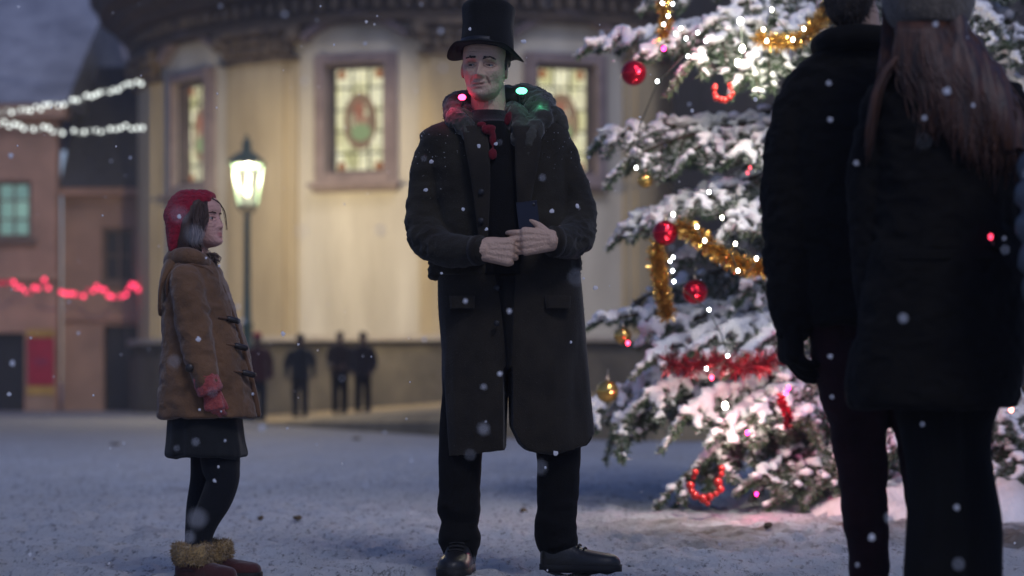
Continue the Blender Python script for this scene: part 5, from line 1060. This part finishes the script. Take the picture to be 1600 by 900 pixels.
# tinsel and bead rings
def tinsel(path, r, mat, name, label, catg, n, seed, ln=.03, wd=.003, grp=None):
    path = smooth_rows(np.array(path, float), 8); rg = np.random.default_rng(seed); s = np.stack([path[:-1], path[1:]], 1); L = np.linalg.norm(s[:, 1] - s[:, 0], axis=1)
    k = rg.choice(len(s), n, p=L / L.sum()); u = rg.random((n, 1)); p = s[k, 0] + (s[k, 1] - s[k, 0]) * u; d = rg.normal(0, 1, (n, 3)); d /= np.linalg.norm(d, axis=1)[:, None]; sd = np.cross(d, rg.normal(0, 1, (n, 3))); sd /= np.linalg.norm(sd, axis=1)[:, None]
    l = r * rg.uniform(.5, 1.1, (n, 1)); Q = np.stack([p - sd * wd, p + sd * wd, p + d * l + sd * wd, p + d * l - sd * wd], 1).reshape(-1, 3); c = path.mean(0)
    me = mesh_from_quads(name, Q - c, n); o = link(name, me, mat); o.location = tuple(c); tag(o, label, catg, grp); part('cord', tube(path[::3], [.006] * len(path[::3]), n=6, m=1), M_CABLE, o); return o
M_GOLD = M('gold_tinsel', (.75, .48, .14), (.55, .32, .08), rough=.22, metal=.9, bst=0, scale=20); M_REDT = M('red_tinsel', (.28, .008, .02), (.12, .005, .010), rough=.35, metal=.5, bst=0, scale=20); M_REDB = M('red_beads', (.55, .03, .02), (.4, .02, .015), rough=.25, metal=.3, spec=.7, bst=0)
tinsel([P(1025, 385, 10.75), P(1029, 420, 10.74), P(1036, 460, 10.75), P(1043, 494, 10.78)], .060, M_GOLD, 'tinsel_garland', 'gold tinsel hanging straight down below a red bauble', 'tinsel', 1500, 1, grp='gold tinsel')
tinsel([P(1062, 350, 10.7), P(1090, 370, 10.62), P(1125, 396, 10.56), P(1160, 414, 10.5), P(1200, 420, 10.5), P(1240, 410, 10.6)], .062, M_GOLD, 'tinsel_garland', 'gold tinsel sloping across the middle of the tree towards the black jacket', 'tinsel', 2600, 2, grp='gold tinsel')
tinsel([P(1188, 60, 10.55), P(1215, 66, 10.5), P(1245, 62, 10.5), P(1275, 40, 10.6), P(1300, 10, 10.8)], .062, M_GOLD, 'tinsel_garland', 'gold tinsel in the upper branches behind the shoulder of the black jacket', 'tinsel', 1900, 3, grp='gold tinsel')
tinsel([P(1036, -20, 10.9), P(1036, 10, 10.85), P(1040, 40, 10.8), P(1034, 60, 10.8)], .050, M_GOLD, 'tinsel_garland', 'gold tinsel hanging into the frame from above the branch tip', 'tinsel', 900, 4, grp='gold tinsel')
tinsel([P(1040, 562, 10.62), P(1075, 574, 10.5), P(1120, 566, 10.42), P(1165, 574, 10.4), P(1210, 560, 10.5)],   .085, M_REDT, 'tinsel_garland', 'thick red tinsel under the snowy branch at half height', 'tinsel', 1000, 5, wd=.0020)
tinsel([P(1218, 618, 10.3), P(1226, 640, 10.28), P(1232, 652, 10.28), P(1231, 668, 10.3)], .030, M_REDT, 'tinsel_garland', 'short curl of red tinsel in the lower branches below pink lights', 'tinsel', 500, 6)
def bead_ring(pts, r, label, jit):
    path = smooth_rows(np.array(pts), 12); seg = np.cumsum(np.r_[0, np.linalg.norm(np.diff(path, axis=0), axis=1)]); n = int(seg[-1] / (r * 1.35)); rg = np.random.default_rng(n); gs = []
    for u in np.linspace(0, seg[-1], n):
        c = np.array([np.interp(u, seg, path[:, j]) for j in range(3)]) + rg.normal(0, jit, 3); q = r * rg.uniform(.7, 1.15); gs.append(ellipsoid(c, (q, q, q), 10, 7))
    return single('bead_garland', cat(*gs), M_REDB, label, 'bead garland', 'red bead garlands')
bead_ring([P(1119, 133, 10.5), P(1116, 146, 10.48), P(1124, 155, 10.47), P(1136, 155, 10.47), P(1144, 146, 10.48), P(1141, 133, 10.5)], .016, 'small red bead loop hanging in the gap under the top branches', .004)
bead_ring([P(1081, 740, 10.3), P(1080, 762, 10.28), P(1086, 778, 10.27), P(1100, 785, 10.26), P(1116, 776, 10.27), P(1125, 755, 10.28), P(1127, 732, 10.3)], .021, 'red bead loop hanging from the lowest branch just above the snow', .008)
# strings of small lights
def tree_lights(pts, rad, col, s, label, grp, cat_='string lights', watts=0):
    root = thing('light_string', P(pts[0][0], pts[0][1], pts[0][2]), label, cat_, grp); v, f = ellipsoid((0, 0, 0), (rad, rad, rad * 1.3), 10, 7); me = make_mesh('bulb', v, f); me.materials.append(E('bulb_' + str(len(bpy.data.materials)), col, s))
    cp = pts if len(pts) > 1 else [(pts[0][0] - 9, pts[0][1] + 2, pts[0][2] + .06), pts[0], (pts[0][0] + 10, pts[0][1] - 2, pts[0][2] + .08)]
    part('cord', tube([P(x, y + 3, d + .03) for x, y, d in cp], [.003] * len(cp), n=5, m=2 if len(cp) > 2 else 1), M_CABLE, root)
    for x, y, d in pts:
        o = bpy.data.objects.new('bulb', me); COL.objects.link(o); o.parent = root; o.location = Vector(P(x, y, d)) - root.location
        if watts:
            l = bpy.data.lights.new('bulb_glow', 'POINT'); l.energy = watts; l.color = col; l.shadow_soft_size = .03; lo = bpy.data.objects.new('bulb_glow', l); COL.objects.link(lo); lo.parent = root; lo.location = o.location + Vector((0, -.06, 0))
    return root
WW = (1, .93, .74); F1 = 10.5
tree_lights([(1035, 5, F1), (1051, 6, F1), (1044, 25, F1), (1037, 38, F1), (1056, 53, F1), (1064, 44, F1), (1072, 60, F1), (1090, 51, F1), (1075, 88, F1), (1099, 87, F1), (1103, 64, F1), (1027, 127, F1), (994, 262, F1 + .3), (1108, 300, F1 + .1)], .006, (.9, .97, .95), 40, 'cool white bulbs in the upper left branches of the tree', 'white tree lights', watts=.14)
tree_lights([(1198, 64, 10.4), (1206, 15, 10.4), (1239, 62, 10.4), (1256, 45, 10.4), (1193, 46, 10.4)], .007, WW, 40, 'warm bulbs in the gold tinsel behind the shoulder of the black jacket', 'white tree lights', watts=.18)
tree_lights([(1052, 335, F1), (1089, 354, F1), (1101, 376, 10.4), (1149, 381, 10.4), (1182, 404, 10.35), (1153, 423, 10.35), (1128, 340, 10.5)], .007, WW, 40, 'warm bulbs along the sloping gold tinsel in mid tree', 'white tree lights', watts=.2)
tree_lights([(1052, 402, F1), (1047, 408, F1), (1051, 423, F1), (1053, 440, F1), (1108, 484, F1), (1137, 556, 10.3), (1104, 576, 10.35)], .006, (.9, .97, .95), 40, 'cool white bulbs beside the vertical gold tinsel running down to the red tinsel', 'white tree lights', watts=.12)
tree_lights([(1157, 33, 10.35), (1160, 76, 10.3), (1153, 98, 10.3)], .013, (1, .97, .80), 40, 'three big bright white bulbs glowing in the top branches', 'big white tree bulbs', watts=9)
tree_lights([(1133, 634, 10.15)], .014, (1, .95, .78), 40, 'single big bright white bulb glowing in the low snowy branches', 'big white tree bulbs', watts=15)
PK = (1, .02, .22)
tree_lights([(1037, 76, 10.55)], .009, PK, 26, 'pink bulb glowing on the uppermost snowy branch', 'pink tree bulbs', watts=3.2)
tree_lights([(1232, 606, 10.25), (1228, 614, 10.27)], .009, PK, 24, 'pink bulbs glowing in the low branches beside the reddish trousers', 'pink tree bulbs', watts=2.6)
tree_lights([(1168, 676, 10.2)], .009, PK, 24, 'pink bulb glowing low between snowy branches, below the big white bulb', 'pink tree bulbs', watts=1.0)
tree_lights([(1112, 590, 10.3)], .010, (1, .04, .10), 14, 'red bulb glowing between snowy branches below the red tinsel', 'pink tree bulbs', watts=.5)
tree_lights([(1182, 772, 10.25)], .008, PK, 14, 'pink bulb near the snow bank under the lowest branch', 'pink tree bulbs', watts=.8)
tree_lights([(981, 536, 10.85)], .010, (1, .04, .10), 12, 'tiny red light beside the small gold bauble', 'pink tree bulbs', watts=.05)
tree_lights([(1172, 262, 10.6), (1168, 270, 10.6)], .008, (1, .10, .14), 3, 'faint red lights in the frosted branch next to the black sleeve', 'pink tree bulbs')
tree_lights([(1580, 640, 10.3)], .012, (1, .25, .18), 14, 'reddish bulb in the branches right of the long black coat', 'pink tree bulbs', watts=.8)

# ------------------------------------------------------------------ small things on the ground and in the air
M_LEAF = M('dead_leaf', (.13, .09, .05), (.07, .05, .03), scale=30, bs=60, bst=.4)
for px, py, s, lb in ((465, 797 + 14, .06, 'curled brown leaf on the snow beside the left boot of the child'), (557, 686, .13, 'dark clump on the snow far behind, between child and top hat person'), (180, 695, .13, 'dark clump on the snow left of the dark skirt'), (407, 811, .035, 'small dark scrap on the snow between the two main persons'), (818, 800, .05, 'dark scrap on the snow between the black trouser legs'), (1200, 824, .05, 'dark twig on the snow bank edge under the tree')):
    dd = CAMZ * FPX / (py - HOR); c = P(px, py, dd); z = 0 if lb[0:9] != 'dark twig' else .03
    s *= .42; g = ellipsoid((c[0], dd, .008), (s, s * .7, .012), 16, 8); v = g[0]; v += np.stack([0 * v[:, 0], 0 * v[:, 0], .007 * fbm(v * 60, 2)], 1); single('dead_leaf', (v, g[1]), M_LEAF, lb, 'leaf', 'scraps lying on the snow')
rg = np.random.default_rng(21); fl = []
FIX = [(674, 252, 7.2, .010), (665, 297, 7, .008), (748, 228, 6.9, .008), (775, 225, 6.8, .008), (723, 327, 6.9, .007), (862, 330, 6.7, .009), (902, 322, 6.8, .008), (760, 358, 6.9, .007), (690, 427, 6.9, .006), (734, 45, 6.9, .007), (818, 65, 6.8, .010), (585, 38, 9, .006), (572, 34, 9, .008), (868, 708, 6.7, .010), (1338, 255, 4.7, .006), (1297, 187, 4.8, .007), (1462, 38, 4.7, .007), (1444, 184, 4.6, .006), (1300, 620, 5, .005), (1297, 557, 5, .007), (1495, 793, 4.6, .007), (1362, 840, 4.8, .009), (442, 522, 8, .011), (466, 538, 8, .006), (1180, 155, 8, .012), (1215, 167, 6.2, .009), (1295, 130, 4.8, .006), (280, 338, 6.5, .009), (322, 403, 6.5, .004), (312, 640, 6.5, .005), (310, 530, 6.4, .010), (1480, 142, 4.6, .010), (930, 450, 7.5, .012), (912, 435, 7, .005), (1000, 183, 8, .006)]
for px, py, dd, r in FIX: r *= .8; g = ellipsoid((0, 0, 0), (r, r * .35, r), 12, 9); v = g[0] * (1 + .35 * vnoise(g[0] / r * 1.6 + px))[:, None]; fl.append((v @ roty(px).T + P(px, py, dd), g[1]))
for i in range(42):
    dd = rg.uniform(2.6, 6.2); c = P(rg.uniform(0, 1600), rg.uniform(0, 880), dd); r = rg.uniform(.0035, .0065); g = ellipsoid((0, 0, 0), (r, r * .35, r), 12, 9); v = g[0] * (1 + .35 * vnoise(g[0] / r * 1.6 + i))[:, None]; fl.append((v @ roty(i).T + c, g[1]))
for i in range(330):
    dd = 2.5 + 12 * rg.random() ** .8; c = P(rg.uniform(-60, 1660), rg.uniform(-20, 900), dd); r = rg.uniform(.0015, .0045)
    if c[2] > .05: fl.append(ellipsoid(c, (r, r, r * 1.2), 8, 5))
m, nt, b, out = nodes('snowflake'); nt.nodes.remove(b); d1 = N(nt, 'ShaderNodeBsdfDiffuse'); d1.inputs[0].default_value = (.9, .9, .92, 1); d2 = N(nt, 'ShaderNodeBsdfTranslucent'); d2.inputs[0].default_value = (.9, .9, .92, 1); d3 = N(nt, 'ShaderNodeBsdfTransparent')
mx = N(nt, 'ShaderNodeMixShader'); mx.inputs[0].default_value = .5; nt.links.new(d1.outputs[0], mx.inputs[1]); nt.links.new(d2.outputs[0], mx.inputs[2]); mx2 = N(nt, 'ShaderNodeMixShader'); mx2.inputs[0].default_value = .75; nt.links.new(d3.outputs[0], mx2.inputs[1]); nt.links.new(mx.outputs[0], mx2.inputs[2]); nt.links.new(mx2.outputs[0], out.inputs[0])
so_ = part('falling_snow', cat(*fl), m); so_['kind'] = 'stuff'
